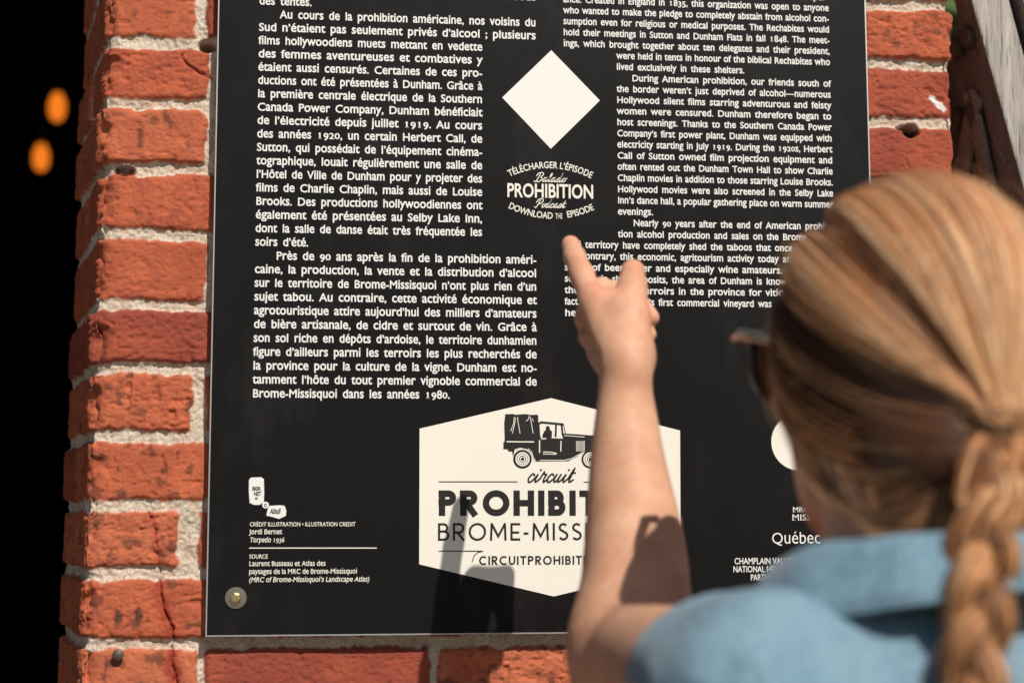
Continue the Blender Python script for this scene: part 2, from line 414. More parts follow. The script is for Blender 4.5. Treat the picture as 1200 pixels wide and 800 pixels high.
# ------------------------------------------------------------------ pendant lamps in the dark room
for i, (px, py, Y, lab) in enumerate(((67, 126, 3.2, 'small amber bulb glowing higher up in the dark doorway'), (48, 185, 3.5, 'small amber bulb glowing lower down, nearer the left edge of the doorway'))):
    P = at(px, py, Y)
    L = tag(empty('pendant_lamp', tuple(P)), lab, 'lamp', 'amber lamps in the doorway')
    m = MB(); m.lathe([(.004, -.043), (.016, -.036), (.023, -.02), (.025, 0), (.023, .02), (.016, .034), (.013, .042)], P, (0, 0, 1), 20)
    m.build('bulb', emit('amber_glass', (1.0, .23, .018), .95), L, True)
    m = MB(); m.lathe([(.015, .043), (.017, .05), (.017, .085), (.006, .095)], P, (0, 0, 1), 16); m.build('socket', M_IRON, L, True)
    m = MB(); m.tube([P+np.array([0, 0, .095]), np.array([P[0], P[1], 2.75])], .003, 8); m.build('cord', M_DARK, L)

# ------------------------------------------------------------------ timber frame at the right, tree behind
def timber():
    Y0 = .05
    a = at(1139, 0, Y0); b = at(1203, 235, Y0); ax = (a-b); ax[1] = 0; ax /= np.linalg.norm(ax)
    side = np.array([ax[2], 0, -ax[0]])                          # to the right, square to the beam
    L0 = b - ax*1.25; L1 = a + ax*.75
    root = tag(empty('timber_frame', (L0[0], .12, 0)), 'leaning frame of weathered grey planks with dark bolted side right of the brick pier', 'timber frame')
    def plank(off, wd, y0, dp):
        m = MB(); A = L0 + side*off; A[1] = y0; n = 26
        V = []; F = []
        for k in range(n+1):
            c = A + (ax*(np.linalg.norm(L1-L0)))*k/n
            jj = (random.random()-.5)*.0016; j2 = (random.random()-.5)*.0016
            for s_, yy in ((jj, 0), (wd+j2, 0), (wd+j2, dp), (jj, dp)): V.append(c + side*s_ + np.array([0, yy, 0]))
        for k in range(n):
            for q in range(4): F.append((k*4+q, k*4+(q+1) % 4, k*4+4+(q+1) % 4, k*4+4+q))
        F += [(3, 2, 1, 0), (n*4, n*4+1, n*4+2, n*4+3)]
        m.add(V, F); o = m.build('plank', [M_WOODG, M_WOODB], root, False, .003)
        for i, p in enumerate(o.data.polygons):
            if i < n*4 and i % 4 == 3: p.material_index = 1  # left face takes the darker wood, its shade painted in
        return o
    plank(0, .041, Y0, .042); plank(.049, .045, Y0-.012, .10)
    nrm = -side
    def onside(px, py):                                         # point on the left face of the first plank
        d = RC.T @ np.array([(px-600)/F_PX, (py-400)/F_PX, 1.0]); t = ((L0-CAM)@side)/(d@side); return CAM+d*t
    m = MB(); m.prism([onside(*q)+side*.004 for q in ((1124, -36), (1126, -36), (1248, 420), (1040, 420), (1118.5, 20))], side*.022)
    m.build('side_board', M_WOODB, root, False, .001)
    for px, py in ((1138, 44), (1144, 130), (1123, 56), (1125, 139)):
        P = onside(px, py); m = MB()
        m.lathe([(.0125, 0), (.0135, .001), (.0135, .003), (.0105, .0032), (.0100, .008), (.006, .0105), (.001, .011)], P, nrm, 18)
        m.build('bolt', M_IRON, root, True)
    P0 = onside(1144, 128)
    for px, py in ((1122, 250), (1170, 250)):
        P1 = onside(px, py); dr = P1-P0; ln = np.linalg.norm(dr); dr /= ln; wv = np.cross(dr, nrm)
        c = P0 - dr*.02; m = MB(); m.prism([c-wv*.011, c+wv*.011, c+wv*.011+dr*(ln+.25), c-wv*.011+dr*(ln+.25)], nrm*.007)
        m.build('brace', M_BRACE, root, False, .001)
timber()

def tree():
    base = at(1117, 5, 5.0); bx, by = base[0]+.2, base[1]
    root = tag(empty('leafy_tree', (bx, by, 0)), 'sunlit green leafy tree glimpsed past the brick pier', 'tree')
    m = MB(); m.tube([(bx, by, 0), (bx+.05, by, .9), (bx-.03, by+.05, 1.8), (bx+.1, by, 2.9)], [.12, .1, .08, .04], 12)
    for k in range(7):
        t = k*2.4; m.tube([(bx, by, 1.5+.15*k), (bx+.5*math.cos(t), by+.5*math.sin(t), 2.1+.2*k), (bx+.95*math.cos(t), by+.9*math.sin(t), 2.4+.25*k)], [.045, .03, .012], 8)
    m.build('trunk', simple('bark', (.14, .11, .08), .9, .2, 0, .3, 30, .5), root, True)
    n = 11000; rg = np.random.default_rng(8)
    c = rg.normal(size=(60, 3)); c /= np.linalg.norm(c, axis=1)[:, None]; c = c*(rg.random((60, 1))**.4)*np.array([1.2, 1.1, 1.3]) + np.array([bx, by, 3.4])
    P = c[rg.integers(0, 60, n)] + rg.normal(size=(n, 3))*.17
    d = rg.normal(size=(n, 3)); d /= np.linalg.norm(d, axis=1)[:, None]; e = np.cross(d, rg.normal(size=(n, 3))); e /= np.linalg.norm(e, axis=1)[:, None]
    s = rg.uniform(.03, .055, (n, 1))
    V = np.stack([P-d*s, P+e*s*.5, P+d*s, P-e*s*.5], 1).reshape(-1, 3)
    t = NT('leaf', .6, .3); v = t.coord(); t.color(t.ramp(t.noise(v, 9, 3), [(.3, (.05, .09, .018)), (.6, (.10, .16, .03)), (.8, (.15, .20, .05))]))
    link('crown', mesh_np('crown', V, np.arange(4*n).reshape(n, 4), False), t.m, root)
tree()

# ------------------------------------------------------------------ lettering tools
YS = -.014                                          # front of the panel
def pz(px, py): P = at(px, py, YS); return float(P[0]), float(P[2])
class Ink:
    """flat print: polygons on the panel's front, lay = layer above it"""
    def __init__(s): s.v = []; s.f = []
    def poly(s, pts, lay=1.0):
        b = len(s.v); y = YS - .00025*lay
        s.v += [(x, y, z) for x, z in pts]; s.f.append(tuple(range(b, b+len(pts))))
    def tris(s, V, F, lay=1.0):
        b = len(s.v); y = YS - .00025*lay
        s.v += [(x, y, z) for x, z in V]; s.f += [tuple(i+b for i in f) for f in F]
    def stroke(s, pts, wd, lay=1.0, closed=False, taper=None):
        P = np.asarray(pts, float); P = P[np.concatenate([[True], np.hypot(*(P[1:]-P[:-1]).T) > 1e-9])]
        T = np.zeros_like(P); n = len(P)
        for i in range(n):
            a = P[(i-1) % n] if (closed or i > 0) else P[i]; c = P[(i+1) % n] if (closed or i < n-1) else P[i]
            t1 = P[i]-a; t2 = c-P[i]; l1 = np.hypot(*t1); l2 = np.hypot(*t2)
            t = (t1/l1 if l1 > 1e-12 else 0) + (t2/l2 if l2 > 1e-12 else 0); T[i] = t/max(np.hypot(*t), 1e-9)
        N = np.stack([-T[:, 1], T[:, 0]], -1); mit = np.ones(n)
        for i in range(n):
            if 0 < i < n-1 or closed:
                e = P[(i+1) % n]-P[i]; e /= max(np.hypot(*e), 1e-12); cs = abs(N[i] @ np.array([-e[1], e[0]])); mit[i] = 1/max(cs, .4)
        w_ = wd/2*mit*(1 if taper is None else np.asarray(taper))
        A = P+N*w_[:, None]; B = P-N*w_[:, None]; m = n if closed else n-1
        V = np.concatenate([A, B]); F = [(i, (i+1) % n, n+(i+1) % n, n+i) for i in range(m)]
        s.tris(V.tolist(), F, lay)
    def disc(s, x, z, r, lay=1.0, seg=28, rz=None):
        s.poly([(x+r*math.cos(2*math.pi*k/seg), z+(rz or r)*math.sin(2*math.pi*k/seg)) for k in range(seg)], lay)
    def build(s, name, mat, parent):
        me = bpy.data.meshes.new(name); me.from_pydata(s.v, [], s.f); me.update()
        # make every face look out of the wall
        import bmesh
        bm = bmesh.new(); bm.from_mesh(me)
        for f in bm.faces:
            f.normal_update()
            if f.normal.y > 0: f.normal_flip()
        bm.to_mesh(me); bm.free()
        return link(name, me, mat, parent)

FONT = bpy.data.fonts.load('<builtin>')
_G = {}
def _curve_mesh(txt, off):
    c = bpy.data.curves.new('t', 'FONT'); c.body = txt; c.font = FONT; c.offset = off; c.resolution_u = 3
    o = bpy.data.objects.new('t', c); COL.objects.link(o); dg = bpy.context.evaluated_depsgraph_get()
    me = bpy.data.meshes.new_from_object(o.evaluated_get(dg))
    V = np.array([v.co[:2] for v in me.vertices]) if len(me.vertices) else np.zeros((0, 2)); F = [tuple(p.vertices) for p in me.polygons]
    bpy.data.meshes.remove(me); bpy.data.objects.remove(o); bpy.data.curves.remove(c)
    return V, F
def _w(t): V, F = _curve_mesh(t, 0); return V[:, 0].max()-V[:, 0].min()
_HH = _w('HH'); _VH, _ = _curve_mesh('H', 0); CAP = _VH[:, 1].max(); _Vx, _ = _curve_mesh('x', 0); XH = _Vx[:, 1].max()
BIG = .80                                           # x-height of the printed face as a share of the capitals
def glyph(ch, off, old=True):
    k = (ch, off, old)
    if k in _G: return _G[k]
    if ch == ' ': _G[k] = (np.zeros((0, 2)), [], .27); return _G[k]
    V, F = _curve_mesh(ch, off); adv = _w('H'+ch+'H')-_HH; V = V.copy()
    if ch.islower() or ch in 'éèàâêîôûçëïüœ':
        y = V[:, 1]; t = BIG*CAP; asc = 1.06*CAP; top = max(y.max(), XH+1e-6)
        tl = asc if ch in 'bdfhkl' else (.93*CAP if ch == 't' else asc*1.06)
        V[:, 1] = np.where(y < 0, y*1.02, np.where(y <= XH, y*t/XH, t+(y-XH)*((tl-t)/max(top-XH, .02) if top > XH+.03 else 1)))
        V[:, 0] *= 1.06; adv *= 1.06
    elif ch.isdigit() and old:
        y = V[:, 1]; b0 = y.min(); h = y.max()-b0
        if ch in '012': V[:, 1] = (y-b0)/h*BIG*CAP; V[:, 0] *= .98
        elif ch in '34579': V[:, 1] = (y-b0)/h*CAP*1.0 - .22*CAP
        if ch == '1':                               # a serifed old-style one
            x0 = V[:, 0].min(); x1 = V[:, 0].max(); b = len(V); t = BIG*CAP
            V = np.concatenate([V, [[x0-.07, t-.13], [x0+.005, t-.13], [x0+.005, t-.02], [x0-.07, t-.06], [x0-.06, 0], [x1+.06, 0], [x1+.06, .075], [x0-.06, .075]]])
            F = F + [(b, b+1, b+2, b+3), (b+4, b+5, b+6, b+7)]; V[:, 0] += .05; adv += .1
    if ch in 'ijrnmpuh' and off > .008 and False: pass
    _G[k] = (V, F, adv); return _G[k]
def twidth(txt, off, xs, track=0, old=True): return sum(glyph(c, off, old)[2]*xs+track for c in txt)-track
def put(ink, txt, x0, z, cap, x1=None, off=.010, xs=.86, track=0., justify=True, italic=0., lay=1.0, old=True, center=None):
    """one line of print; cap = capital height in metres; x1 justifies (spaces stretch, else letters are fitted)"""
    s = cap/CAP; sp = None
    if x1 is not None:
        W = (x1-x0)/s; ns = txt.count(' ')
        if justify and ns:
            nat = twidth(txt.replace(' ', ''), off, xs, track, old); sp = (W-nat)/ns
            lo, hi = .20, .44
            if sp < lo or sp > hi:
                sp2 = min(max(sp, lo), hi); f = (W-sp2*ns)/nat; xs *= f; track *= f; sp = sp2
        else: f = W/twidth(txt, off, xs, track, old); xs *= f; track *= f
    if center is not None: x0 = center-twidth(txt, off, xs, track, old)*s/2
    x = x0
    for i, c in enumerate(txt):
        V, F, a = glyph(c, off, old)
        if c == ' ' and sp is not None: x += sp*s; continue
        if len(V):
            Q = np.stack([x+(V[:, 0]*xs+V[:, 1]*italic)*s, z+V[:, 1]*s], -1); ink.tris(Q.tolist(), F, lay+.001*(i % 3))
        x += (a*xs+track)*s
    return x

def arcpts(cx, cy, rx, ry, a0, a1, n=18): return [(cx+rx*math.cos(R_(a0+(a1-a0)*k/n)), cy+ry*math.sin(R_(a0+(a1-a0)*k/n))) for k in range(n+1)]
def geo(ch, t):
    """geometric capitals, height 1, stroke t: (strokes, width)"""
    h = t/2; a = 1-h
    if ch == 'I': return [[(h, 0), (h, 1)]], t
    if ch == 'H': return [[(h, 0), (h, 1)], [(.78-h, 0), (.78-h, 1)], [(h, .5), (.78-h, .5)]], .78
    if ch == 'T': return [[(.34, 0), (.34, 1)], [(0, a), (.68, a)]], .68
    if ch == 'E': return [[(h, 0), (h, 1)], [(0, a), (.56, a)], [(0, h), (.56, h)], [(h, .46), (.5, .46)]], .56
    if ch == 'N': return [[(h, 0), (h, 1)], [(.8-h, 0), (.8-h, 1)], [(h*.9, 1-h*.4), (.8-h*.9, h*.4)]], .8
    if ch == 'M': return [[(h+.02, 0), (h+.06, 1)], [(1-h-.02, 0), (1-h-.06, 1)], [(h+.07, 1-h), (.5, .24), (1-h-.07, 1-h)]], 1.0
    if ch == 'A': return [[(h*.7, 0), (.42, 1-h*.3), (.84-h*.7, 0)], [(.2, .3), (.64, .3)]], .84
    if ch == 'O': return [arcpts(.5, .5, .5-h, .5-h+.01, 0, 360, 40)], 1.0
    if ch == 'Q': return [arcpts(.5, .5, .5-h, .5-h+.01, 0, 360, 40), [(.6, .3), (.95, -.02)]], 1.0
    if ch == 'C': return [arcpts(.5, .5, .5-h, .5-h+.01, 48, 312, 30)], .86
    if ch == 'U': return [[(h, 1), (h, .38)] + arcpts(.37, .37, .37-h, .37-h, 180, 360, 18) + [(.74-h, 1)]], .74
    if ch == 'S': return [arcpts(.29, .745, .27-h, .255-h+h*.02, 35, 200, 14) + arcpts(.29, .745, .27-h, .255-h, 200, 255, 5)[1:] + arcpts(.29, .275, .29-h, .275-h, 75, -150, 20)], .58
    if ch == 'P': return [[(h, 0), (h, 1)], [(0, a), (.36, a)] + arcpts(.36, .7, .29-h, .3-h, 90, -90, 16) + [(0, .4+h)]], .65
    if ch == 'R': return [[(h, 0), (h, 1)], [(0, a), (.36, a)] + arcpts(.36, .7, .29-h, .3-h, 90, -90, 16) + [(0, .4+h)], [(.3, .42), (.7-h, 0)]], .70
    if ch == 'B':
        m = .525; r1 = (a-m)/2; r2 = (m-h)/2
        return [[(h, 0), (h, 1)], [(0, a), (.33, a)] + arcpts(.33, (a+m)/2, .26-h, r1, 90, -90, 14) + [(0, m)], [(.2, m), (.35, m)] + arcpts(.35, (m+h)/2, .30-h, r2, 90, -90, 14) + [(0, h)]], .65
    if ch == '-': return [[(0, .40), (.28, .40)]], .28
    if ch == '.': return [[(0, t*.55), (t*1.1, t*.55)]], t*1.1
    return [], .4
def geotext(ink, txt, x0, z, cap, x1, t, gap, lay=1.0):
    n = sum(geo(c, t)[1] for c in txt); tot = n+gap*(len(txt)-1); f = (x1-x0)/(tot*cap); x = x0; k = 0
    for c in txt:
        S, wd = geo(c, t)
        for st in S:
            k += 1; cl = len(st) > 38 and abs(st[0][0]-st[-1][0]) < 1e-6; q = st[:-1] if cl else st
            ink.stroke([(x+a*cap*f, z+b*cap) for a, b in q], t*cap, lay+.02*(k % 7), cl)
        x += (wd+gap)*cap*f
CURS = {
 'c': ([[(.72,.72),(.62,.96),(.36,.98),(.08,.5),(.28,0),(.6,.08),(.9,.42)]], .86), 'i': ([[(0,.35),(.30,1.0)],[(.30,1.0),(.2,.35),(.36,0),(.76,.4)], [(.40,1.40),(.46,1.62)]], .76),
 'r': ([[(0,.3),(.24,1.22),(.30,1.02)],[(.30,1.02),(.5,.95),(.72,1.0)],[(.72,1.0),(.58,.4),(.7,0),(1.05,.35)]], 1.0), 'u': ([[(0,.3),(.28,1.02)],[(.28,1.02),(.16,.35),(.34,0),(.62,.3),(.84,1.02)],[(.84,1.02),(.72,.3),(.88,0),(1.25,.35)]], 1.22),
 't': ([[(0,.3),(.38,1.7),(.28,.3),(.43,0),(.85,.35)], [(.08,1.12),(.78,1.16)]], .8), 'a': ([[(.8,.85),(.45,1),(.1,.4),(.32,0),(.62,.35),(.82,1),(.76,.3),(.92,0),(1.25,.3)]], 1.2),
 'l': ([[(0,.3),(.5,1.6),(.42,2.05),(.24,1.6),(.24,.35),(.4,0),(.75,.3)]], .7), 'd': ([[(.78,.85),(.45,1),(.1,.4),(.32,0),(.62,.35),(.9,2.05),(.76,.4),(.9,0),(1.25,.3)]], 1.2),
 'o': ([[(.5,1),(.12,.55),(.35,0),(.78,.45),(.5,1),(.7,.82),(1.05,.95)]], .95), 's': ([[(0,.3),(.42,1.1),(.48,.75),(.64,.35),(.38,0),(.05,.18)]], .8),
 'B': ([[(.62,1.95),(.4,.5),(.1,-.05),(-.25,.2)], [(-.1,1.35),(.2,2.0),(.95,2.2),(1.35,1.75),(.95,1.2),(.55,1.1),(1.1,1.05),(1.35,.55),(.9,-.02),(.3,.1)]], 1.55),
 'P': ([[(.62,1.95),(.4,.5),(.1,-.05),(-.25,.2)], [(-.15,1.2),(.2,2.0),(.95,2.2),(1.4,1.7),(1.0,1.0),(.5,.95)]], 1.45)}
def crom(P, n=6):
    P = [np.array(p, float) for p in P]; P = [2*P[0]-P[1]] + P + [2*P[-1]-P[-2]]; out = []
    for i in range(1, len(P)-2):
        for k in range(n):
            t = k/n; a, b, c, d = P[i-1:i+3]
            out.append(.5*((2*b)+(-a+c)*t+(2*a-5*b+4*c-d)*t*t+(-a+3*b-3*c+d)*t**3))
    return out + [P[-2]]
def cursive(ink, txt, x0, z, xh, x1, wd, slant=.38, lay=1.0):
    tot = sum(CURS[c][1] for c in txt); f = (x1-x0)/(tot*xh); x = x0; k = 0
    for c in txt:
        for st in CURS[c][0]:
            q = crom(st) if len(st) > 2 else st; k += 1
            ink.stroke([(x+(a*f+b*slant)*xh, z+b*xh) for a, b in q], wd, lay+.03*(k % 9))
        x += CURS[c][1]*xh*f

# ------------------------------------------------------------------ the information panel
def sign():
    x0 = at(257.2, 0, YS)[0]; x1 = at(1014.5, 60, YS)[0]; zb = at(420, 742.5, YS)[2]; zt = 2.06
    root = tag(empty('information_panel', (.5*(x0+x1), YS, zb)), 'large black bilingual information panel with white text screwed to the brick pier', 'sign')
    m = MB(); m.box((x0, YS, zb), (x1, YS+.003, zt))
    o = m.build('panel', [M_PANEL, M_ALU], root, False, .0004)
    for p in o.data.polygons: p.material_index = 0 if p.normal.y < -.5 else 1
    me = MB()                                                   # bare bright edge all round
    e = .0011
    for lo, hi in (((x0-e, YS-.0004, zb-e), (x0, YS+.0032, zt+e)), ((x1, YS-.0004, zb-e), (x1+e, YS+.0032, zt+e)), ((x0, YS-.0004, zb-e), (x1, YS+.0032, zb)), ((x0, YS-.0004, zt), (x1, YS+.0032, zt+e))): me.box(lo, hi)
    me.build('edge_trim', M_ALU, root)
    bx, bz = pz(276.5, 700)
    for X_, Z_ in ((bx, bz), (x0+x1-bx, bz), (bx, zt+zb-bz), (x0+x1-bx, zt+zb-bz)):
        m = MB(); m.lathe([(.0098, .0002), (.0100, -.0004), (.0098, -.0013), (.0046, -.0016), (.0046, -.0016)], (X_, YS, Z_), (0, 1, 0), 28); b = m.build('washer', M_STEEL, root, True)
        m = MB(); m.lathe([(.0050, -.0016), (.0052, -.0030), (.0048, -.0052), (.0030, -.0056)], (X_, YS, Z_), (0, 1, 0), 6); m.build('bolt_head', M_BRASS, b, False, .0004)
        m = MB(); m.lathe([(.0030, .013), (.0030, .0)], (X_, YS+.0032, Z_), (0, 1, 0), 12); m.build('shank', M_STEEL, b)
    # --- French column
    FR = ['des tentes.', 'Au cours de la prohibition américaine, nos voisins du', 'Sud n’étaient pas seulement privés d’alcool ; plusieurs', 'films hollywoodiens muets mettant en vedette',
          'des femmes aventureuses et combatives y', 'étaient aussi censurés. Certaines de ces pro-', 'ductions ont été présentées à Dunham. Grâce à', 'la première centrale électrique de la Southern',
          'Canada Power Company, Dunham bénéficiait', 'de l’électricité depuis juillet 1919. Au cours', 'des années 1920, un certain Herbert Call, de', 'Sutton, qui possédait de l’équipement cinéma-',
          'tographique, louait régulièrement une salle de', 'l’Hôtel de Ville de Dunham pour y projeter des', 'films de Charlie Chaplin, mais aussi de Louise', 'Brooks. Des productions hollywoodiennes ont',
          'également été présentées au Selby Lake Inn,', 'dont la salle de danse était très fréquentée les', 'soirs d’été.', 'Près de 90 ans après la fin de la prohibition améri-', 'caine, la production, la vente et la distribution d’alcool',
          'sur le territoire de Brome-Missisquoi n’ont plus rien d’un', 'sujet tabou. Au contraire, cette activité économique et', 'agrotouristique attire aujourd’hui des milliers d’amateurs',
          'de bière artisanale, de cidre et surtout de vin. Grâce à', 'son sol riche en dépôts d’ardoise, le territoire dunhamien', 'figure d’ailleurs parmi les terroirs les plus recherchés de',
          'la province pour la culture de la vigne. Dunham est no-', 'tamment l’hôte du tout premier vignoble commercial de', 'Brome-Missisquoi dans les années 1980.']
    zA = pz(328, 21.7)[1]; zB = pz(296.3, 465.3)[1]; dz = (zA-zB)/28
    xa = .5*(pz(302.8, 36)[0]+pz(296.2, 462)[0]); xw = .5*(pz(628, 45)[0]+pz(629.2, 449)[0]); xn = pz(565.3, 160)[0]
    cap = 9.15/F_PX*depth(at(450, 250, YS))
    ink = Ink()
    put(ink, 'ont tenus en secret sous', pz(480, 0)[0], zA+2*dz, cap, xw)
    for i, t in enumerate(FR):
        z = zA - (i-1)*dz; xs = xa; xe = xw if (i in (1, 2) or i >= 19) else xn
        if i in (1, 19): xs = pz(328, 21.7)[0] if i == 1 else pz(323.5, 304)[0]
        if i == 0: xe = pz(365.5, 7)[0]
        if i == 18: xe = pz(361.5, 288)[0]
        if i == 29: xe = pz(527.5, 467)[0]
        put(ink, t, xs, z, cap, xe, .017, .92)
    ink.build('french_text', M_WHITE, root)
    # --- English column
    EN = ['ance. Created in England in 1835, this organization was open to anyone', 'who wanted to make the pledge to completely abstain from alcohol con-', 'sumption even for religious or medical purposes. The Rechabites would',
          'hold their meetings in Sutton and Dunham Flats in fall 1848. The meet-', 'ings, which brought together about ten delegates and their president,', 'were held in tents in honour of the biblical Rechabites who', 'lived exclusively in these shelters.',
          'During American prohibition, our friends south of', 'the border weren’t just deprived of alcohol—numerous', 'Hollywood silent films starring adventurous and feisty', 'women were censured. Dunham therefore began to',
          'host screenings. Thanks to the Southern Canada Power', 'Company’s first power plant, Dunham was equipped with', 'electricity starting in July 1919. During the 1920s, Herbert', 'Call of Sutton owned film projection equipment and',
          'often rented out the Dunham Town Hall to show Charlie', 'Chaplin movies in addition to those starring Louise Brooks.', 'Hollywood movies were also screened in the Selby Lake', 'Inn’s dance hall, a popular gathering place on warm summer', 'evenings.',
          'Nearly 90 years after the end of American prohibi-', 'tion alcohol production and sales on the Brome-Missis-', 'quoi territory have completely shed the taboos that once existed. On', 'the contrary, this economic, agritourism activity today attracts thou-',
          'sands of beer, cider and especially wine amateurs. With its', 'soil rich in slate deposits, the area of Dunham is known to be one', 'the richest wine terroirs in the province for viticulture. In', 'fact, Brome-Missisquoi’s first commercial vineyard was', 'here.']
    zA = pz(660, 15.8)[1]; zB = pz(661, 356.7)[1]; dz = (zA-zB)/26; cap = 7.45/F_PX*depth(at(830, 200, YS))
    xl = .5*(pz(660, 15)[0]+pz(661.7, 355)[0]); xm = .5*(pz(722.2, 68)[0]+pz(724.2, 275)[0]); xr = .5*(pz(971.5, 22)[0]+pz(975.8, 202)[0])
    ENDS = {6: (872.5, 85), 19: (765.5, 251), 24: (None, 0)}
    ink = Ink()
    put(ink, 'temper-', pz(936, 0)[0], zA+2*dz, cap, xr, .009, .86)
    for i, t in enumerate(EN):
        z = zA-(i-1)*dz; xs = xm if 5 <= i <= 21 else xl; xe = xr
        if i == 7: xs = pz(740.5, 95)[0]
        if i == 20: xs = pz(742, 263)[0]
        if i == 6: xe = pz(872.5, 85)[0]
        if i == 19: xe = pz(765.5, 251)[0]
        if i == 27: xe = pz(904.5, 360)[0]
        if i == 24: xe = pz(917+45, 318)[0]
        if i == 26: xe = pz(905+58, 345)[0]
        if i == 28: xe = pz(690, 370)[0]
        if i == 22: xe = pz(985, 290)[0]
        put(ink, t, xs, z, cap, xe, .0165, .92)
    ink.build('english_text', M_WHITE, root)
    # --- white diamond (left blank)
    ink = Ink(); ink.poly([pz(588.5, 114.5), pz(645.5, 174.5), pz(703, 118), pz(646, 59.2)], 1.0); ink.build('white_diamond', M_WHITE, root)
    # --- podcast badge
    def arctext(ink, txt, c0, mid, c1, cap, off, xs, up, smallthe=False):
        (ax, az), (mx, mz), (bx, bz) = c0, mid, c1; ch = (bx-ax)/2; sag = abs(mz-.5*(az+bz)); Rr = (ch*ch+sag*sag)/(2*sag); s = cap/CAP
        cx = (ax+bx)/2; cz = mz-Rr if up else mz+Rr
        half = math.asin(min(1, ch/Rr)); n = sum(glyph(c, off, False)[2]*xs for c in txt)*s; f = 2*half*Rr/n; x = -half*Rr
        for c in txt:
            V, F, a = glyph(c, off, False); wd = a*xs*s*f
            th = (x+wd/2)/Rr
            if len(V):
                gx = V[:, 0]*xs*s*f - wd/2; gz = V[:, 1]*s; rot = -th if up else th
                X = gx*math.cos(rot)-gz*math.sin(rot); Zz = gx*math.sin(rot)+gz*math.cos(rot)
                ox = cx+Rr*math.sin(th); oz = cz+(Rr if up else -Rr)*math.cos(th)
                ink.tris(np.stack([ox+X, oz+Zz], -1).tolist(), F)
            x += wd
    ink = Ink(); u = depth(at(645, 220, YS))/F_PX
    arctext(ink, 'TÉLÉCHARGER L’ÉPISODE', pz(597.2, 206.8), pz(646, 197.2), pz(692.5, 209.6), 7.6*u, .014, .62, True)
    arctext(ink, 'DOWNLOAD       EPISODE', pz(595.2, 243.0), pz(646, 256.3), pz(696.5, 246.0), 7.4*u, .014, .66, False)
    put(ink, 'THE', pz(650.6, 256)[0], pz(648, 256.2)[1], 6.4*u, pz(659.2, 256)[0], .002, .5, old=False)
    put(ink, 'PROHIBITION', pz(593.8, 231)[0], pz(645, 231.6)[1], 15.7*u, pz(696, 232)[0], .020, .6, justify=False)
    cursive(ink, 'Balado', pz(626.5, 213)[0], pz(645, 213.3)[1], 5.0*u, pz(662.5, 213)[0], 1.05*u)
    cursive(ink, 'Podcast', pz(627, 243.4)[0], pz(645, 243.4)[1], 4.7*u, pz(661.5, 243)[0], 1.05*u)
    ink.build('podcast_badge', M_CREAM, root)
    # --- hexagonal emblem
    ink = Ink(); ink.poly([pz(491.7, 502), pz(491.2, 660.7), pz(648.8, 698.3), pz(797.6, 663), pz(796.9, 504.2), pz(645.6, 466.3)], 1.0)
    hexo = ink.build('emblem', M_CREAM, root)
    u = depth(at(640, 590, YS))/F_PX
    ink = Ink()
    geotext(ink, 'PROHIBITION', pz(513.8, 604)[0], pz(640, 603.9)[1], 29.4*u, pz(777, 604)[0], .255, .125, 2)
    geotext(ink, 'BROME-MISSISQUOI', pz(513.2, 633)[0], pz(640, 632.8)[1], 20.2*u, pz(777.5, 633)[0], .125, .20, 2)
    geotext(ink, 'CIRCUITPROHIBITION.CA', pz(561.4, 661)[0], pz(640, 661.2)[1], 10.2*u, pz(733, 661)[0], .185, .19, 2)
    cursive(ink, 'circuit', pz(617, 564)[0], pz(640, 564.6)[1], 9.4*u, pz(670.5, 564)[0], 1.95*u, .42, 2)
    for a, b, y in ((514, 606.5, 564.2), (684, 777, 564.6)): ink.stroke([pz(a, y), pz(b, y)], 1.1*u, 2)
    ink.stroke([pz(514, 645.3), pz(566, 645.3)], 1.1*u, 2); ink.stroke([pz(*q) for q in ((565.5, 645.5), (559.5, 647), (555.5, 651), (553.3, 658))], 1.0*u, 2.1)
    ink.stroke([pz(729, 645.3), pz(777, 645.3)], 1.1*u, 2); ink.stroke([pz(*q) for q in ((729.5, 645.5), (735.5, 647), (739.5, 651), (741.7, 658))], 1.0*u, 2.1)
    ink.build('emblem_lettering', M_INK, hexo)
    T = lambda x, y: pz(580+x/6.67, 460+y/6.67)
    ink = Ink()
    ink.poly([T(*q) for q in ((80, 168), (140, 165), (158, 172), (240, 166), (275, 173), (337, 171), (340, 240), (342, 372), (342, 420), (70, 432), (66, 436), (76, 360), (72, 240))], 2)
    ink.poly([T(*q) for q in ((66, 385), (345, 385), (350, 535), (318, 538), (300, 510), (285, 470), (255, 440), (200, 428), (155, 440), (142, 500), (136, 470), (134, 458), (105, 458), (100, 442), (66, 440))], 2.04)
    ink.poly([T(*q) for q in ((340, 232), (362, 222), (400, 226), (480, 234), (530, 238), (541, 248), (534, 256), (500, 252), (370, 240), (345, 246))], 2.08)
    ink.poly([T(*q) for q in ((340, 236), (352, 240), (356, 352), (530, 352), (530, 318), (640, 324), (715, 330), (800, 336), (830, 350), (835, 460), (760, 470), (690, 462), (640, 500), (570, 534), (340, 536))], 2.12)
    ink.stroke([T(520, 246), T(530, 330), T(545, 352)], 14*u/6.67, 2.16); ink.stroke([T(536, 252), T(552, 322)], 5*u/6.67, 2.2); ink.stroke([T(478, 240), T(474, 345)], 14*u/6.67, 2.2)
    ink.poly([T(*q) for q in ((372, 330), (384, 300), (398, 290), (398, 268), (412, 256), (428, 268), (428, 288), (446, 300), (444, 350), (372, 352))], 2.24)
    for cx, cy, r in ((215, 518, 73), (745, 520, 70)):
        X_, Z_ = T(cx, cy); k = u/6.67; ink.disc(X_, Z_, r*k, 2.28)
    ink.build('truck_drawing', M_INK, hexo)
    ink = Ink(); k = u/6.67
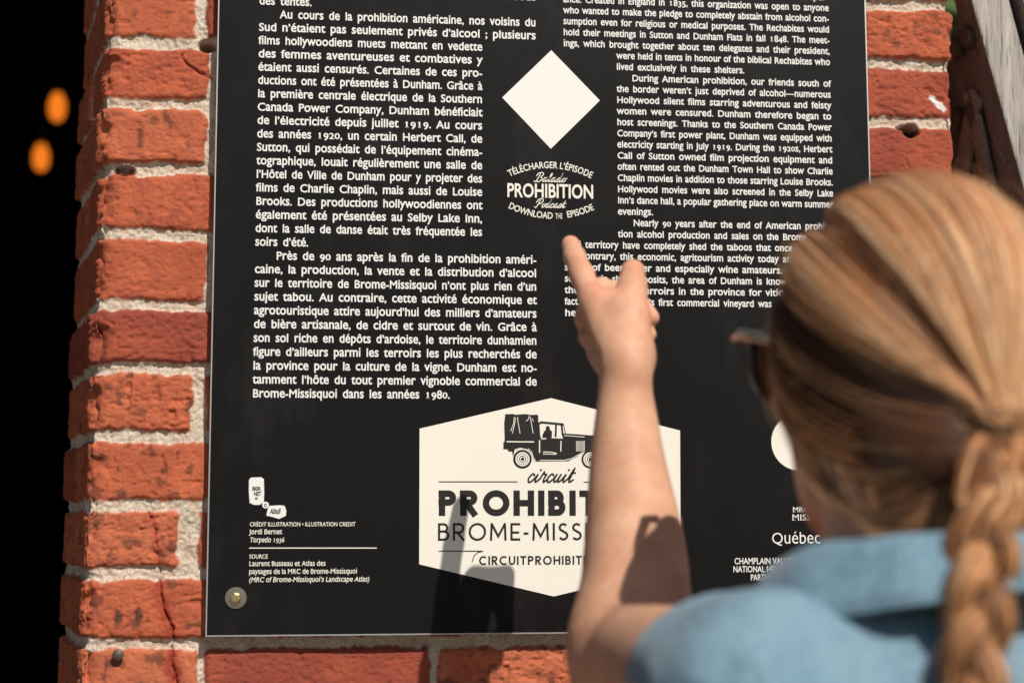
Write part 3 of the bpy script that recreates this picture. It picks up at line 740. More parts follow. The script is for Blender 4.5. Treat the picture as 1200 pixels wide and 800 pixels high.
    for cx, cy in ((215, 518), (745, 520)):
        X_, Z_ = T(cx, cy)
        ink.stroke(arcpts(X_, Z_, 50*k, 50*k, 0, 354, 28), 11*k, 3, True); ink.stroke(arcpts(X_, Z_, 34*k, 34*k, 0, 354, 28), 12*k, 3, True); ink.stroke(arcpts(X_, Z_, 18*k, 18*k, 0, 354, 20), 8*k, 3, True)
    for pts, wd in (([(90, 382), (200, 383), (305, 384)], 9), ([(150, 190), (146, 240), (122, 300)], 5), ([(160, 195), (152, 250), (135, 318)], 5), ([(176, 190), (180, 230), (196, 320)], 5), ([(268, 180), (262, 205), (244, 224)], 5), ([(276, 190), (286, 250), (298, 318)], 5), ([(290, 200), (300, 225)], 4),
                    ([(148, 476), (160, 446), (185, 436)], 5), ([(258, 436), (286, 460), (300, 505), (320, 536)], 5), ([(348, 370), (348, 470)], 9), ([(516, 376), (514, 458)], 8), ([(376, 462), (440, 464), (482, 474)], 7), ([(374, 478), (480, 480)], 6),
                    ([(360, 360), (400, 358)], 9), ([(440, 352), (530, 356)], 5), ([(350, 528), (540, 528), (600, 514), (690, 464)], 6), ([(540, 334), (700, 346)], 5), ([(352, 248), (358, 345)], 8)):
        ink.stroke([T(*q) for q in pts], wd*k, 3)
    for x in range(636, 700, 9): ink.stroke([T(x, 376), T(x, 458)], 4*k, 3)
    ink.build('truck_highlights', M_CREAM, hexo)
    # --- credits
    u = depth(at(360, 640, YS))/F_PX; ink = Ink()
    for t, a, b, y, c, it in (('CRÉDIT ILLUSTRATION • ILLUSTRATION CREDIT', 292.6, 416.6, 616.3, 4.7, 0), ('Jordi Bernet', 292.4, 330.6, 625.5, 5.6, 0), ('Torpedo 1936', 292.4, 333, 635, 5.6, .16), ('SOURCE', 292, 314, 654, 4.7, 0),
                           ('Laurent Busseau et Atlas des', 291.8, 381.8, 662.8, 5.5, 0), ('paysages de la MRC de Brome-Missisquoi', 291.6, 418.6, 672.1, 5.5, 0), ('(MRC of Brome-Missisquoi’s Landscape Atlas)', 291.4, 432.8, 681.6, 5.5, .16)):
        put(ink, t, pz(a, y)[0], pz(a, y)[1], c*u, pz(b, y)[0], .008, .86, italic=it, justify=False)
    ink.stroke([pz(292, 641.7), pz(441.5, 641.7)], 1.15*u, 1)
    ink.build('credit_text', M_CREAM, root)
    ink = Ink()
    ink.poly([pz(*q) for q in ((291.8, 562), (294, 559.3), (306, 558.8), (309.2, 561), (309.6, 576), (309.2, 588), (304, 591.2), (298, 591.2), (292.6, 589), (291.6, 575))])
    ink.poly([pz(*q) for q in ((313.4, 597), (315.5, 592.4), (328, 591.6), (333.5, 592.3), (335.6, 598), (335, 604), (327, 607.6), (319, 605.2), (312.2, 603.8))])
    X_, Z_ = pz(311.2, 591.4); ink.disc(X_, Z_, 3.9*u, 1.2)
    sgn = ink.build('signature_bubble', M_WHITE, root)
    ink = Ink()
    put(ink, 'BER', pz(295.6, 573.6)[0], pz(300, 574.2)[1], 4.0*u, pz(305.6, 573)[0], .03, .8, lay=2, justify=False); put(ink, 'NET', pz(297.5, 580)[0], pz(300, 580.4)[1], 4.6*u, pz(305.9, 580)[0], .03, .8, lay=2, justify=False)
    X_, Z_ = pz(300.5, 583.6); ink.stroke(arcpts(X_, Z_, 1.3*u, 1.1*u, 0, 340, 12), .8*u, 2, True)
    put(ink, 'Abulí', pz(316.2, 600.8)[0], pz(316, 601.4)[1], 5.6*u, pz(328.5, 600)[0], .028, .8, italic=.12, lay=2, justify=False)
    X_, Z_ = pz(311.4, 591.4); ink.stroke(arcpts(X_, Z_, 1.5*u, 1.5*u, 40, 320, 12), .8*u, 2.2)
    ink.build('signature_lettering', M_INK, sgn)
    # --- partner logos, low on the right
    u = depth(at(920, 620, YS))/F_PX; ink = Ink()
    X_, Z_ = pz(936, 518); ink.disc(X_, Z_, 33.2*u, 1, 48)
    ink.build('round_logo', M_CREAM, root)
    ink = Ink()
    def serifed(t, a, b, y, c):
        xx = pz(a, y)[0]; put(ink, t, xx, pz(a, y)[1], c*u, pz(b, y)[0], .001, .9, justify=False)
        z = pz(a, y)[1]
        f = (pz(b, y)[0]-xx)/twidth(t, .001, 1.0); q = xx
        for ch in t:
            wd = glyph(ch, .001)[2]*f
            if ch in 'MRIBE': ink.stroke([(q+.05*wd, z+.25*u), (q+wd*(.45 if ch != 'I' else .9), z+.25*u)], .5*u, 1.1)
            q += wd
    serifed('MRC BROME-', 928.6, 985, 599.6, 5.9); serifed('MISSISQUOI', 927.8, 989, 609.3, 7.0)
    put(ink, 'Québec', pz(904, 636.6)[0], pz(904, 636.6)[1], 12.6*u, pz(962, 637)[0], -.004, .95, justify=False)
    for t, a, b, y in (('CHAMPLAIN VALLEY', 860.5, 931, 660.5), ('NATIONAL HERITAGE', 859, 932, 670), ('PARTNERSHIP', 879.5, 922, 679.6)):
        put(ink, t, pz(a, y)[0], pz(a, y)[1], 6.9*u, pz(b, y)[0], .014, .6, justify=False)
    ink.build('partner_names', M_WHITE, root)
sign()

# ------------------------------------------------------------------ implicit surfaces for the figure
class SDF:
    def __init__(s, lo, hi, h):
        s.lo = np.asarray(lo, float); s.h = h; s.n = np.ceil((np.asarray(hi)-s.lo)/h).astype(int)+1
        s.F = np.full(tuple(s.n), 1.0, np.float32)
    def region(s, lo, hi):
        a = np.clip(np.floor((np.asarray(lo)-s.lo)/s.h).astype(int), 0, s.n); b = np.clip(np.ceil((np.asarray(hi)-s.lo)/s.h).astype(int)+1, 0, s.n)
        if (b <= a).any(): return None, None
        ax = [s.lo[i]+np.arange(a[i], b[i])*s.h for i in range(3)]
        return tuple(slice(a[i], b[i]) for i in range(3)), np.meshgrid(*ax, indexing='ij', sparse=True)
    def _mix(s, sl, d, k, op):
        f = s.F[sl]
        if op == 'add':
            if k > 0:
                hh = np.clip(.5+.5*(f-d)/k, 0, 1); r = f*(1-hh)+d*hh-k*hh*(1-hh); s.F[sl] = np.minimum(r, np.minimum(f, d))
            else: s.F[sl] = np.minimum(f, d)
        else:
            if k > 0:
                hh = np.clip(.5-.5*(f+d)/k, 0, 1); s.F[sl] = f*(1-hh)-d*hh+k*hh*(1-hh)
            else: s.F[sl] = np.maximum(f, -d)
    def cap(s, a, b, ra, rb, k=.01, op='add', sq=None):
        """tapered capsule; sq=(axis vector, factor) squeezes the section along a direction"""
        a = np.asarray(a, float); b = np.asarray(b, float); m = max(ra, rb)*1.35+k*1.5+.02
        sl, G = s.region(np.minimum(a, b)-m, np.maximum(a, b)+m)
        if sl is None: return
        ba = b-a; L = float(ba@ba)+1e-12
        px, py, pz_ = G[0]-a[0], G[1]-a[1], G[2]-a[2]
        t = np.clip((px*ba[0]+py*ba[1]+pz_*ba[2])/L, 0, 1)
        qx, qy, qz = px-t*ba[0], py-t*ba[1], pz_-t*ba[2]
        q2 = qx*qx+qy*qy+qz*qz
        if sq is not None:
            v = np.asarray(sq[0], float); v = v/np.linalg.norm(v); dv = qx*v[0]+qy*v[1]+qz*v[2]; q2 = q2-dv*dv+(dv*sq[1])**2
        d = np.sqrt(q2)-(ra+(rb-ra)*t)
        if sq is not None and sq[1] > 1: d = d/ (1+.35*(sq[1]-1))
        s._mix(sl, d.astype(np.float32), k, op)
    def ell(s, c, r, k=.01, op='add', rot=None):
        c = np.asarray(c, float); r = np.asarray(r, float); m = r.max()+k*1.5+.02
        sl, G = s.region(c-m, c+m)
        if sl is None: return
        p = [G[i]-c[i] for i in range(3)]
        if rot is not None: p = [rot[0][i]*p[0]+rot[1][i]*p[1]+rot[2][i]*p[2] for i in range(3)]
        k0 = np.sqrt(sum((p[i]/r[i])**2 for i in range(3))); k1 = np.sqrt(sum((p[i]/r[i]**2)**2 for i in range(3)))+1e-9
        s._mix(sl, (k0*(k0-1)/k1).astype(np.float32), k, op)
    def plane(s, p, n):                       # cut away the side n points to
        n = np.asarray(n, float); n /= np.linalg.norm(n)
        G = np.meshgrid(*[s.lo[i]+np.arange(s.n[i])*s.h for i in range(3)], indexing='ij', sparse=True)
        s.F = np.maximum(s.F, (sum((G[i]-p[i])*n[i] for i in range(3))).astype(np.float32))
    def grid(s): return np.meshgrid(*[s.lo[i]+np.arange(s.n[i])*s.h for i in range(3)], indexing='ij', sparse=True)
    def mesh(s, smooth=2):
        F = s.F; S = F < 0; nx, ny, nz = F.shape
        c = [S[i:nx-1+i, j:ny-1+j, k:nz-1+k] for i in (0, 1) for j in (0, 1) for k in (0, 1)]
        an = c[0].copy(); al = c[0].copy()
        for q in c[1:]: an |= q; al &= q
        act = np.argwhere(an & ~al); idx = -np.ones((nx-1, ny-1, nz-1), np.int64); idx[tuple(act.T)] = np.arange(len(act))
        acc = np.zeros((len(act), 3)); cnt = np.zeros(len(act))
        cor = [(i, j, k) for i in (0, 1) for j in (0, 1) for k in (0, 1)]
        val = [F[act[:, 0]+i, act[:, 1]+j, act[:, 2]+k] for i, j, k in cor]
        for a in range(8):
            for b in range(a+1, 8):
                if sum(abs(cor[a][i]-cor[b][i]) for i in range(3)) != 1: continue
                m = (val[a] < 0) != (val[b] < 0); va, vb = val[a][m], val[b][m]; t = (va/(va-vb))[:, None]
                acc[m] += np.array(cor[a])*(1-t)+np.array(cor[b])*t; cnt[m] += 1
        V = s.lo+(act+acc/cnt[:, None])*s.h; Q = []
        for ax in range(3):
            o = [1, 1, 1]; o[ax] = 0
            lo = [slice(1, n-1) for n in F.shape]; lo[ax] = slice(0, F.shape[ax]-1); hi = list(lo); hi[ax] = slice(1, F.shape[ax])
            A = S[tuple(lo)]; B = S[tuple(hi)]; e = np.argwhere(A != B); fl = A[tuple(e.T)]
            base = e.copy(); 
            for i in range(3):
                if i != ax: base[:, i] += 1
            u_, v_ = [i for i in range(3) if i != ax]
            def cell(du, dv):
                q = base.copy(); q[:, u_] -= du; q[:, v_] -= dv; return idx[tuple(q.T)]
            q = np.stack([cell(1, 1), cell(0, 1), cell(0, 0), cell(1, 0)], -1)
            if ax == 1: fl = ~fl
            q[~fl] = q[~fl][:, ::-1]; Q.append(q)
        Q = np.concatenate(Q); Q = Q[(Q >= 0).all(1)]
        for _ in range(smooth):
            N = np.zeros_like(V); c_ = np.zeros(len(V))
            for a, b in ((0, 1), (1, 2), (2, 3), (3, 0)):
                np.add.at(N, Q[:, a], V[Q[:, b]]); np.add.at(c_, Q[:, a], 1); np.add.at(N, Q[:, b], V[Q[:, a]]); np.add.at(c_, Q[:, b], 1)
            V = .4*V+.6*N/np.maximum(c_, 1)[:, None]
        return V, Q

# ------------------------------------------------------------------ the person
HC = at(1064, 409, -.58); HS = .970                              # middle of the head
HY = R_(4)                                            # head turned a little to the left
HR = np.array([[math.cos(HY), -math.sin(HY), 0], [math.sin(HY), math.cos(HY), 0], [0, 0, 1]])
def hp(x, y, z): return HC + HR @ (HS*np.array([x, y, z]))
def J(px, py, Y, rp):                                 # joint from where it is seen and how deep it lies
    P = at(px, py, Y); return P, rp*depth(P)/F_PX
def person():
    root = tag(empty('person', (HC[0], HC[1]-.03, 0)), 'person with blonde braid and blue denim shirt pointing at the black panel', 'person')
    # ---- left arm and hand (fine grid)
    E_, rE = J(738, 756, -.378, 66); S_, rS = J(882, 838, -.655, 92)
    W_, rW = J(732, 440, -.317, 30)
    arm = SDF((.05, -.76, 1.03), (.31, -.165, 1.68), .0021)
    mids = [J(732, 436, -.315, 29.5), J(733, 462, -.318, 32), J(734, 500, -.323, 38), J(736, 550, -.331, 45.5), J(741, 605, -.342, 54), J(744, 650, -.352, 60.5), J(744, 700, -.364, 65), (E_, rE)]
    mp = np.array(crom([np.append(p, r) for p, r in mids], 5))
    for q in range(len(mp)-1): arm.cap(mp[q][:3], mp[q+1][:3], mp[q][3], mp[q+1][3], 0 if q else .01)
    e2 = at(729, 806, -.385); arm.cap(e2, E_, .031, .036, .03)
    arm.cap(E_+np.array([.002, 0, -.004]), S_, .039, .049, .008)
    # metacarpals, knuckles
    wA, _ = J(726, 436, -0.307, 24); wB, _ = J(738, 438, -0.322, 24)
    MC = {'i': J(694, 352, -0.280, 15.0), 'm': J(687, 372, -0.272, 14.5), 'r': J(691, 393, -0.278, 13.5), 'p': J(703, 413, -0.292, 12.5)}
    for q, k in zip('imrp', (.010, .004, .004, .005)): arm.cap(wA if q in 'rp' else wB, MC[q][0], .0135, MC[q][1]*.92, k)
    arm.cap(at(722, 405, -0.302), at(708, 370, -0.283), .0175, .014, .014)           # palm
    arm.cap(at(742, 415, -0.305), at(728, 372, -0.278), .0155, .013, .014)
    arm.cap(at(744, 425, -0.300), at(748, 400, -0.278), .0115, .0105, .012)           # heel of the hand on the palm side
    # index
    I = [MC['i'], J(682, 322, -0.253, 14.4), J(673.5, 301, -0.231, 12.6), J(668.5, 286.5, -0.212, 11.0)]
    for (a, ra), (b, rb) in zip(I[:-1], I[1:]): arm.cap(a, b, ra, rb, .004)
    # thumb
    Tm = [J(736, 418, -0.316, 26), J(738, 372, -0.300, 23.5), J(740.5, 338, -0.282, 17.5), J(741.5, 318, -0.270, 14.5)]
    for (a, ra), (b, rb), k in zip(Tm[:-1], Tm[1:], (.010, .006, .004)): arm.cap(a, b, ra, rb, k)
    arm.cap(at(722, 362, -0.293), at(700, 352, -0.283), .0075, .009, .014)           # web
    # curled fingers: knuckle, middle joint, tip back to the palm
    for q, P in (('m', [J(704, 339, -0.237, 13.5), J(742, 346, -0.232, 12), J(763, 372, -0.255, 10.2)]),
                 ('r', [J(704, 366, -0.235, 13), J(742, 372, -0.231, 11.5), J(760, 392, -0.254, 9.6)]),
                 ('p', [J(712, 395, -0.255, 11.5), J(740, 398, -0.250, 10), J(752, 410, -0.268, 9)])):
        ch = [MC[q]]+P
        for (a, ra), (b, rb) in zip(ch[:-1], ch[1:]): arm.cap(a, b, ra, rb, .0035)
    def crease(pts, r, k=.003, dp=0.0):
        for (a, b) in zip(pts[:-1], pts[1:]):
            for t in np.linspace(0, 1, 5):
                px, py = a[0]*(1-t)+b[0]*t, a[1]*(1-t)+b[1]*t
                ys_ = np.arange(-.50, -.20, .001); Q = np.array([at(px, py, y) for y in ys_]); ix = np.round((Q-arm.lo)/arm.h).astype(int)
                ok = ((ix >= 0) & (ix < arm.n)).all(1); f = np.where(ok, arm.F[tuple(np.clip(ix, 0, arm.n-1).T)], 1)
                h_ = np.argmax(f < 0)
                if f[h_] < 0: arm.ell(Q[h_]+np.array([0, dp, 0]), (r, r, r), k, 'sub')
    crease([(675, 362), (683, 385), (693, 408), (701, 425)], .0024, .007)
    Va, Qa = arm.mesh(1)
    # ---- head and neck
    hd = SDF(HC-np.array([.15, .17, .24]), HC+np.array([.15, .16, .14]), .0032)
    hd.ell(hp(0, -.008, .012), (.073, .092, .088), .01); hd.ell(hp(0, .035, -.035), (.058, .058, .07), .03)
    hd.cap(hp(-.02, .066, -.098), hp(.02, .066, -.098), .018, .018, .03); hd.ell(hp(0, .03, -.07), (.056, .058, .045), .02)
    for s_ in (-1, 1):
        hd.cap(hp(s_*.055, .0, -.075), hp(s_*.018, .070, -.103), .014, .014, .02)          # jaw
        hd.ell(hp(s_*.042, .066, -.028), (.022, .02, .018), .018)                          # cheekbones
        hd.ell(hp(s_*.032, .088, .002), (.017, .014, .011), .006, 'sub')                   # sockets
        hd.ell(hp(s_*.032, .082, .0), (.0125, .0125, .0125), .003)                         # eyes
        hd.cap(hp(s_*.016, .092, .018), hp(s_*.046, .08, .016), .006, .005, .008)          # brows
        ea = hp(s_*.072, -.006, .004); eb = hp(s_*.069, .0, -.034)
        hd.ell(hp(s_*.071, -.008, -.010), (.008, .018, .028), .006); hd.cap(ea, eb, .009, .007, .006); hd.ell(hp(s_*.079, -.004, -.008), (.006, .009, .014), .004, 'sub')
        hd.ell(hp(s_*.010, .102, -.040), (.008, .008, .007), .004)                         # nostrils
    hd.cap(hp(0, .094, .004), hp(0, .113, -.036), .007, .0095, .008)
    hd.ell(hp(0, .094, -.066), (.022, .010, .005), .004); hd.ell(hp(0, .092, -.075), (.019, .010, .006), .004)
    NB = np.array([HC[0]-.010, HC[1]-.036, HC[2]-.148])                                    # base of the neck
    hd.cap(hp(-.004, -.018, -.06), NB, .052, .055, .025)
    hd.cap(NB, NB+np.array([0, -.01, -.04]), .055, .066, .01)
    Vh, Qh = hd.mesh(1)
    # ---- trunk, right arm, legs
    SL = S_; SRt = np.array([NB[0]+.185, NB[1]-.005, NB[2]-.065])
    zc = NB[2]
    def trunk(D, gr, arms=True):
        c = lambda x, y, z: np.array([NB[0]+x, NB[1]+y, zc+z])
        D.cap(c(0, -.005, -.055), c(0, -.01, -.12), .058+gr, .08+gr, .04)
        D.cap(c(0, -.015, -.052), SL+np.array([.015, 0, .0]), .045+gr, .050+gr, .04); D.cap(c(0, -.015, -.052), SRt, .045+gr, .05+gr, .04)
        D.cap(c(-.075, -.005, -.15), c(.075, -.005, -.15), .105+gr, .105+gr, .05, sq=((0, 1, 0), 1.02)); D.cap(c(-.06, .0, -.27), c(.06, 0, -.27), .09+gr, .09+gr, .06)
        D.cap(c(-.05, .0, -.40), c(.05, 0, -.40), .085+gr, .085+gr, .07); D.cap(c(-.075, -.01, -.53), c(.075, -.01, -.53), .10+gr, .10+gr, .06)
        for s_ in (-1, 1): D.ell(c(s_*.075, .080, -.2), (.055+gr, .05+gr, .055+gr), .03); D.ell(c(s_*.07, -.075, -.58), (.06+gr, .04+gr, .06+gr), .04)
    bd = SDF((NB[0]-.30, NB[1]-.22, 0), (NB[0]+.36, NB[1]+.26, zc+.04), .0065)
    trunk(bd, -.018)
    eR = SRt+np.array([.045, .02, -.285]); wR = eR+np.array([.0, .07, -.235])
    bd.cap(SRt, eR, .045, .037, .03); bd.cap(eR, wR, .038, .023, .01); bd.cap(wR, wR+np.array([-.004, .03, -.085]), .024, .026, .015, sq=((1, 0, 0), 1.7))
    hb = wR+np.array([-.004, .03, -.085])
    for k in range(4):
        f0 = hb+np.array([.0, -.024+.016*k, -.005]); f1 = f0+np.array([-.006, .008, -.045+.006*abs(k-1.6)]); f2 = f1+np.array([-.014, .008, -.028])
        bd.cap(f0, f1, .009, .0082, .003); bd.cap(f1, f2, .0082, .0072, .003)
    bd.cap(wR+np.array([0, .03, -.03]), wR+np.array([-.012, .055, -.07]), .012, .010, .006); bd.cap(wR+np.array([-.012, .055, -.07]), wR+np.array([-.016, .06, -.1]), .0095, .008, .003)
    hips = zc-.56
    legs = []
    for s_ in (-1, 1):
        hpj = np.array([NB[0]+s_*.085, NB[1]-.01, hips]); kn = np.array([NB[0]+s_*.10, NB[1]+.01, .47]); an = np.array([NB[0]+s_*.105, NB[1]-.02, .085])
        legs.append((hpj, kn, an)); bd.cap(hpj, kn, .082, .055, .03); bd.cap(kn, an, .053, .036, .02); bd.cap(kn+np.array([0, -.02, -.1]), kn+np.array([0, -.02, -.2]), .045, .04, .03)
        bd.cap(an+np.array([0, -.01, -.05]), an+np.array([s_*.015, .15, -.058]), .03, .022, .02)
    Vb, Qb = bd.mesh(1)
    V = np.concatenate([Va, Vh, Vb]); Q = np.concatenate([Qa, Qh+len(Va), Qb+len(Va)+len(Vh)])
    # redder skin where the blood shows: knuckles, fingertips, cheeks, ears
    fl = np.zeros(len(V))
    for c, r, a in [(I[-1][0], .013, .9), (I[1][0], .012, .7), (MC['i'][0], .014, .4), (MC['m'][0], .014, .5), (MC['r'][0], .014, .5), (Tm[-1][0], .016, .55), (Tm[2][0], .012, .45)] + [(at(763, 372, -.305), .016, 1.0), (at(760, 392, -.304), .014, 1.0), (at(704, 339, -.287), .016, .8)] \
                   + [(at(700, 800, -.385), .05, .35), (hp(-.07, .05, -.03), .035, .45), (hp(.07, .05, -.03), .035, .45), (hp(-.08, -.005, -.005), .03, .6), (hp(.08, -.005, -.005), .03, .6), (hp(0, .094, -.07), .022, .9)]:
        fl = np.maximum(fl, a*np.exp(-((V-c)**2).sum(1)/r**2))
    link('body', mesh_np('body', V, Q, True, dict(flush=fl)), M_SKIN, root)

    # ---- shirt
    dirA = (E_-S_)/np.linalg.norm(E_-S_); 
    sh = SDF((NB[0]-.27, NB[1]-.24, hips-.02), (NB[0]+.36, NB[1]+.20, zc+.04), .0036)
    trunk(sh, .009)
    sh.cap(S_, S_+dirA*.02, .0600, .0590, .03); sh.cap(SRt, SRt+(eR-SRt)*.30, .056, .056, .03)
    G = sh.grid()
    def sleeve(A, B, ra, rb, L):
        q = SDF(sh.lo, sh.lo+.01, sh.h); q.n = sh.n.copy(); q.F = np.full(tuple(sh.n), 1.0, np.float32)
        d_ = (B-A)/np.linalg.norm(B-A); q.cap(A, A+d_*(L+.05), ra, rb, 0); q.cap(A+d_*.012, A+d_*(L+.09), ra-.008, rb-.008, .0, 'sub'); q.plane(A+d_*L, d_)
        sh.F = np.minimum(sh.F, q.F)
    sleeve(S_, E_, .0600, .0600, .062); sleeve(SRt, eR, .056, .064, .17)
    # folds in the cloth
    gx, gy, gz = G
    fold = .0022*np.sin((gx-NB[0])*34+(gz-zc)*52+1.5*np.sin((gz-zc)*21)) + .0017*np.sin((gx-NB[0])*71-(gz-zc)*45+2*np.sin((gx-NB[0])*19)) + .0026*np.sin((gz-zc)*31+3*np.sin((gx-NB[0])*13+1.0))
    amp = sst(-.005, -.12, (gz-zc)+0*gx)+.35
    sh.F = (sh.F + 1.5*fold*amp).astype(np.float32)
    Vs, Qs = sh.mesh(1)
    shirt = link('shirt', mesh_np('shirt', Vs, Qs, True), M_DENIM, root)
    # collar: stands up round the neck and folds over
    n = 72; prof = [(-.012, -.034), (-.009, -.016), (-.004, -.003), (.001, .0022), (.006, .001), (.012, -.008), (.0170, -.017), (.0225, -.0275)]
    V = []; F = []
    cz = at(1068, 627, NB[1]-.078)[2]
    for i in range(n+1):
        th = R_(-150+300*i/n); fr = (1-math.cos(th))/2
        wv = .0022*math.sin(th*5+1)+.0012*math.sin(th*11)
        for r, z in prof:
            k = max(0, r)/.0225
            rx = .079+r*1.15+k*wv; ry = .078+r*1.05+k*wv
            V.append((NB[0]+rx*math.sin(th), NB[1]+.006-ry*math.cos(th), cz+z*(1+.35*abs(math.sin(th))*k) - .050*fr**1.3 + .4*wv + .003*math.sin(th*3)*k))
    m_ = len(prof)
    for i in range(n):
        for k in range(m_-1): F.append((i*m_+k, i*m_+k+1, (i+1)*m_+k+1, (i+1)*m_+k))
    me = mesh_np('collar', V, np.array(F), True); col = link('collar', me, M_DENIM, shirt)
    md = col.modifiers.new('cloth', 'SOLIDIFY'); md.thickness = .0026; md.offset = 0
    md = col.modifiers.new('sub', 'SUBSURF'); md.levels = md.render_levels = 1
    # stitched rows on the collar and a yoke seam
    for nm, kk, rr in (('collar_stitching', 6.6, .0007), ('collar_stitching', 7, .0015)):
        m = MB(); pts = []
        for i in range(n+1):
            a = np.array(V[i*m_+6]); b = np.array(V[i*m_+7]); t = kk-6; p = a*(1-t)+b*t; c = np.array([NB[0], NB[1], p[2]]); d = (p-c)/np.linalg.norm(p-c); pts.append(p+d*.0012)
        m.tube(pts, rr, 6); m.build(nm, M_DENIM, shirt, True)
    for i in range(6):
        P = np.array([NB[0], NB[1]+.118, zc-.13-.075*i]); m = MB(); m.lathe([(.0005, .004), (.0055, .0035), (.006, .002), (.006, 0)], P, (0, 1, 0), 16); m.build('button', M_WHITE, shirt, True)
    # ---- trousers and shoes
    tr = SDF((NB[0]-.24, NB[1]-.2, .06), (NB[0]+.24, NB[1]+.2, hips+.16), .006)
    tr.cap((NB[0]-.075, NB[1]-.01, hips+.08), (NB[0]+.075, NB[1]-.01, hips+.08), .090, .090, .04); tr.cap((NB[0]-.08, NB[1]-.012, hips), (NB[0]+.08, NB[1]-.012, hips), .112, .112, .05)
    for s_ in (-1, 1): tr.ell((NB[0]+s_*.072, NB[1]-.085, hips-.02), (.080, .062, .085), .04)
    for hpj, kn, an in legs: tr.cap(hpj, kn, .096, .066, .03); tr.cap(kn, an, .062, .052, .03)
    tr.plane((0, 0, .075), (0, 0, -1)); Vt, Qt = tr.mesh(1)
    link('trousers', mesh_np('trousers', Vt, Qt, True), simple('dark_denim', (.035, .045, .075), .9, .2, 0, .3, 30, .3, 400), root)
    for hpj, kn, an in legs:
        so = SDF((an[0]-.09, an[1]-.11, -.01), (an[0]+.09, an[1]+.22, .16), .004)
        so.cap(an+np.array([0, -.03, -.045]), an+np.array([0, .16, -.058]), .037, .032, .02, sq=((0, 0, 1), 1.1)); so.cap(an+np.array([0, -.012, .0]), an+np.array([0, .02, -.04]), .042, .042, .02)
        so.plane((0, 0, .004), (0, 0, -1)); Vt, Qt = so.mesh(1)
        link('shoe', mesh_np('shoe', Vt, Qt, True), simple('canvas_white', (.6, .58, .55), .85), root)

    # ---- hair
    RAD = np.array([.083, .1035, .0985]); HO = np.array([0, -.008, .006])
    G0 = np.array([.004, -.1045, -.047])                                                # where the hair is gathered
    ug = (G0-HO)/RAD; ug /= np.linalg.norm(ug)
    rg = np.random.default_rng(12)
    hl = np.array([(0, .80, .66), (-.30, .78, .60), (-.60, .66, .48), (-.82, .52, .26), (-.93, .36, .04), (-.975, .22, -.14), (-.97, .0, -.24), (-.90, -.22, -.38), (-.72, -.46, -.56), (-.46, -.60, -.70), (-.2, -.66, -.74), (0, -.68, -.75)])
    hl = np.concatenate([hl, hl[-2:0:-1]*np.array([-1, 1, 1]), hl[:1]])
    seg = np.linalg.norm(np.diff(hl, axis=0), axis=1); cum = np.concatenate([[0], np.cumsum(seg)])/seg.sum()
    NS = 19000; NP = 20
    s_ = rg.random(NS); s_[:3500] = rg.uniform(.30, .70, 3500); u0 = np.stack([np.interp(s_, cum, hl[:, i]) for i in range(3)], -1)
    u0 /= np.linalg.norm(u0, axis=1)[:, None]
    # first pass: angle round the gathering point; low strands gather lower
    ex = np.array([1., 0, 0]); ez = np.cross(ug, ex); ez /= np.linalg.norm(ez); ex = np.cross(ez, ug)
    def angle(uu):
        om_ = np.arccos(np.clip(u0@uu if uu.ndim == 1 else (u0*uu).sum(1), -1, 1)); tm = .72
        mid = (np.sin((1-tm)*om_)[:, None]*u0+np.sin(tm*om_)[:, None]*uu)/np.sin(om_)[:, None]
        p = np.degrees(np.arctan2(mid@ez, mid@ex)) % 360
        return ((360-p) % 360 if ez[2] < 0 else p), om_
    phi, _ = angle(ug)
    low_g = sst(172, 205, phi)*sst(368, 335, phi)
    GL = G0 + low_g[:, None]*np.array([-.003, .016, -.040]); UG = (GL-HO)/RAD; UG /= np.linalg.norm(UG, axis=1)[:, None]
    om = np.arccos(np.clip((u0*UG).sum(1), -1, 1))
    t0 = np.where(rg.random(NS) < .5, rg.random(NS)*.10, rg.random(NS)**1.3*.62)
    tt = t0[:, None] + (1-t0[:, None])*np.linspace(0, 1, NP)[None]
    sl = (np.sin((1-tt)*om[:, None])[..., None]*u0[:, None]+np.sin(tt*om[:, None])[..., None]*UG[:, None])/np.sin(om)[:, None, None]
    # how it hangs: the low strands sag on their way back
    low = np.clip(.35-u0[:, 2], 0, 1.2)*(np.abs(u0[:, 0])**.3)
    sag = .60*low[:, None]*np.sin(np.pi*np.clip(tt, 0, 1)**.85)**1.1
    sl[..., 2] -= sag
    # clumps round the gathering point
    phi = phi + rg.normal(size=NS)*1.3
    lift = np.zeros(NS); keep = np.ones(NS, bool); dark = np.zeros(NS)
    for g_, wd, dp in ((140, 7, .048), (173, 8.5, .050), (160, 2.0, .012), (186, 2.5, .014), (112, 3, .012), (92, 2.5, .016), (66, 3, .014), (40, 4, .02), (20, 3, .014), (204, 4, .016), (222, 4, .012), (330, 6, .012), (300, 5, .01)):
        gg = g_ + 3*np.sin(u0[:, 2]*5+g_); dd = np.abs((phi-gg+180) % 360-180); e = np.exp(-(dd/wd)**2); lift -= dp*e; dark = np.maximum(dark, e*min(1, dp/.03))  # gaps between locks also tinted dark, painting their shade
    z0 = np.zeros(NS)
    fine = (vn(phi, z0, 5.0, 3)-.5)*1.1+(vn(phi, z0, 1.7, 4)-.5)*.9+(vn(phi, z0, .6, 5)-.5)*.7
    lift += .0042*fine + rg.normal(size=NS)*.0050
    dark = np.maximum(dark, .85*sst(187, 200, phi)*sst(360, 330, phi))  # low hair tinted darker, shade of the underside put into the colour
    hoff = .955 + .075*sst(0, .16, tt) + lift[:, None]*sst(0.05, .3, tt)*(1.1-.4*sst(.8, 1, tt))*5.0*.45
    hoff += .10*low_g[:, None]*np.sin(np.pi*np.clip(tt, 0, 1))
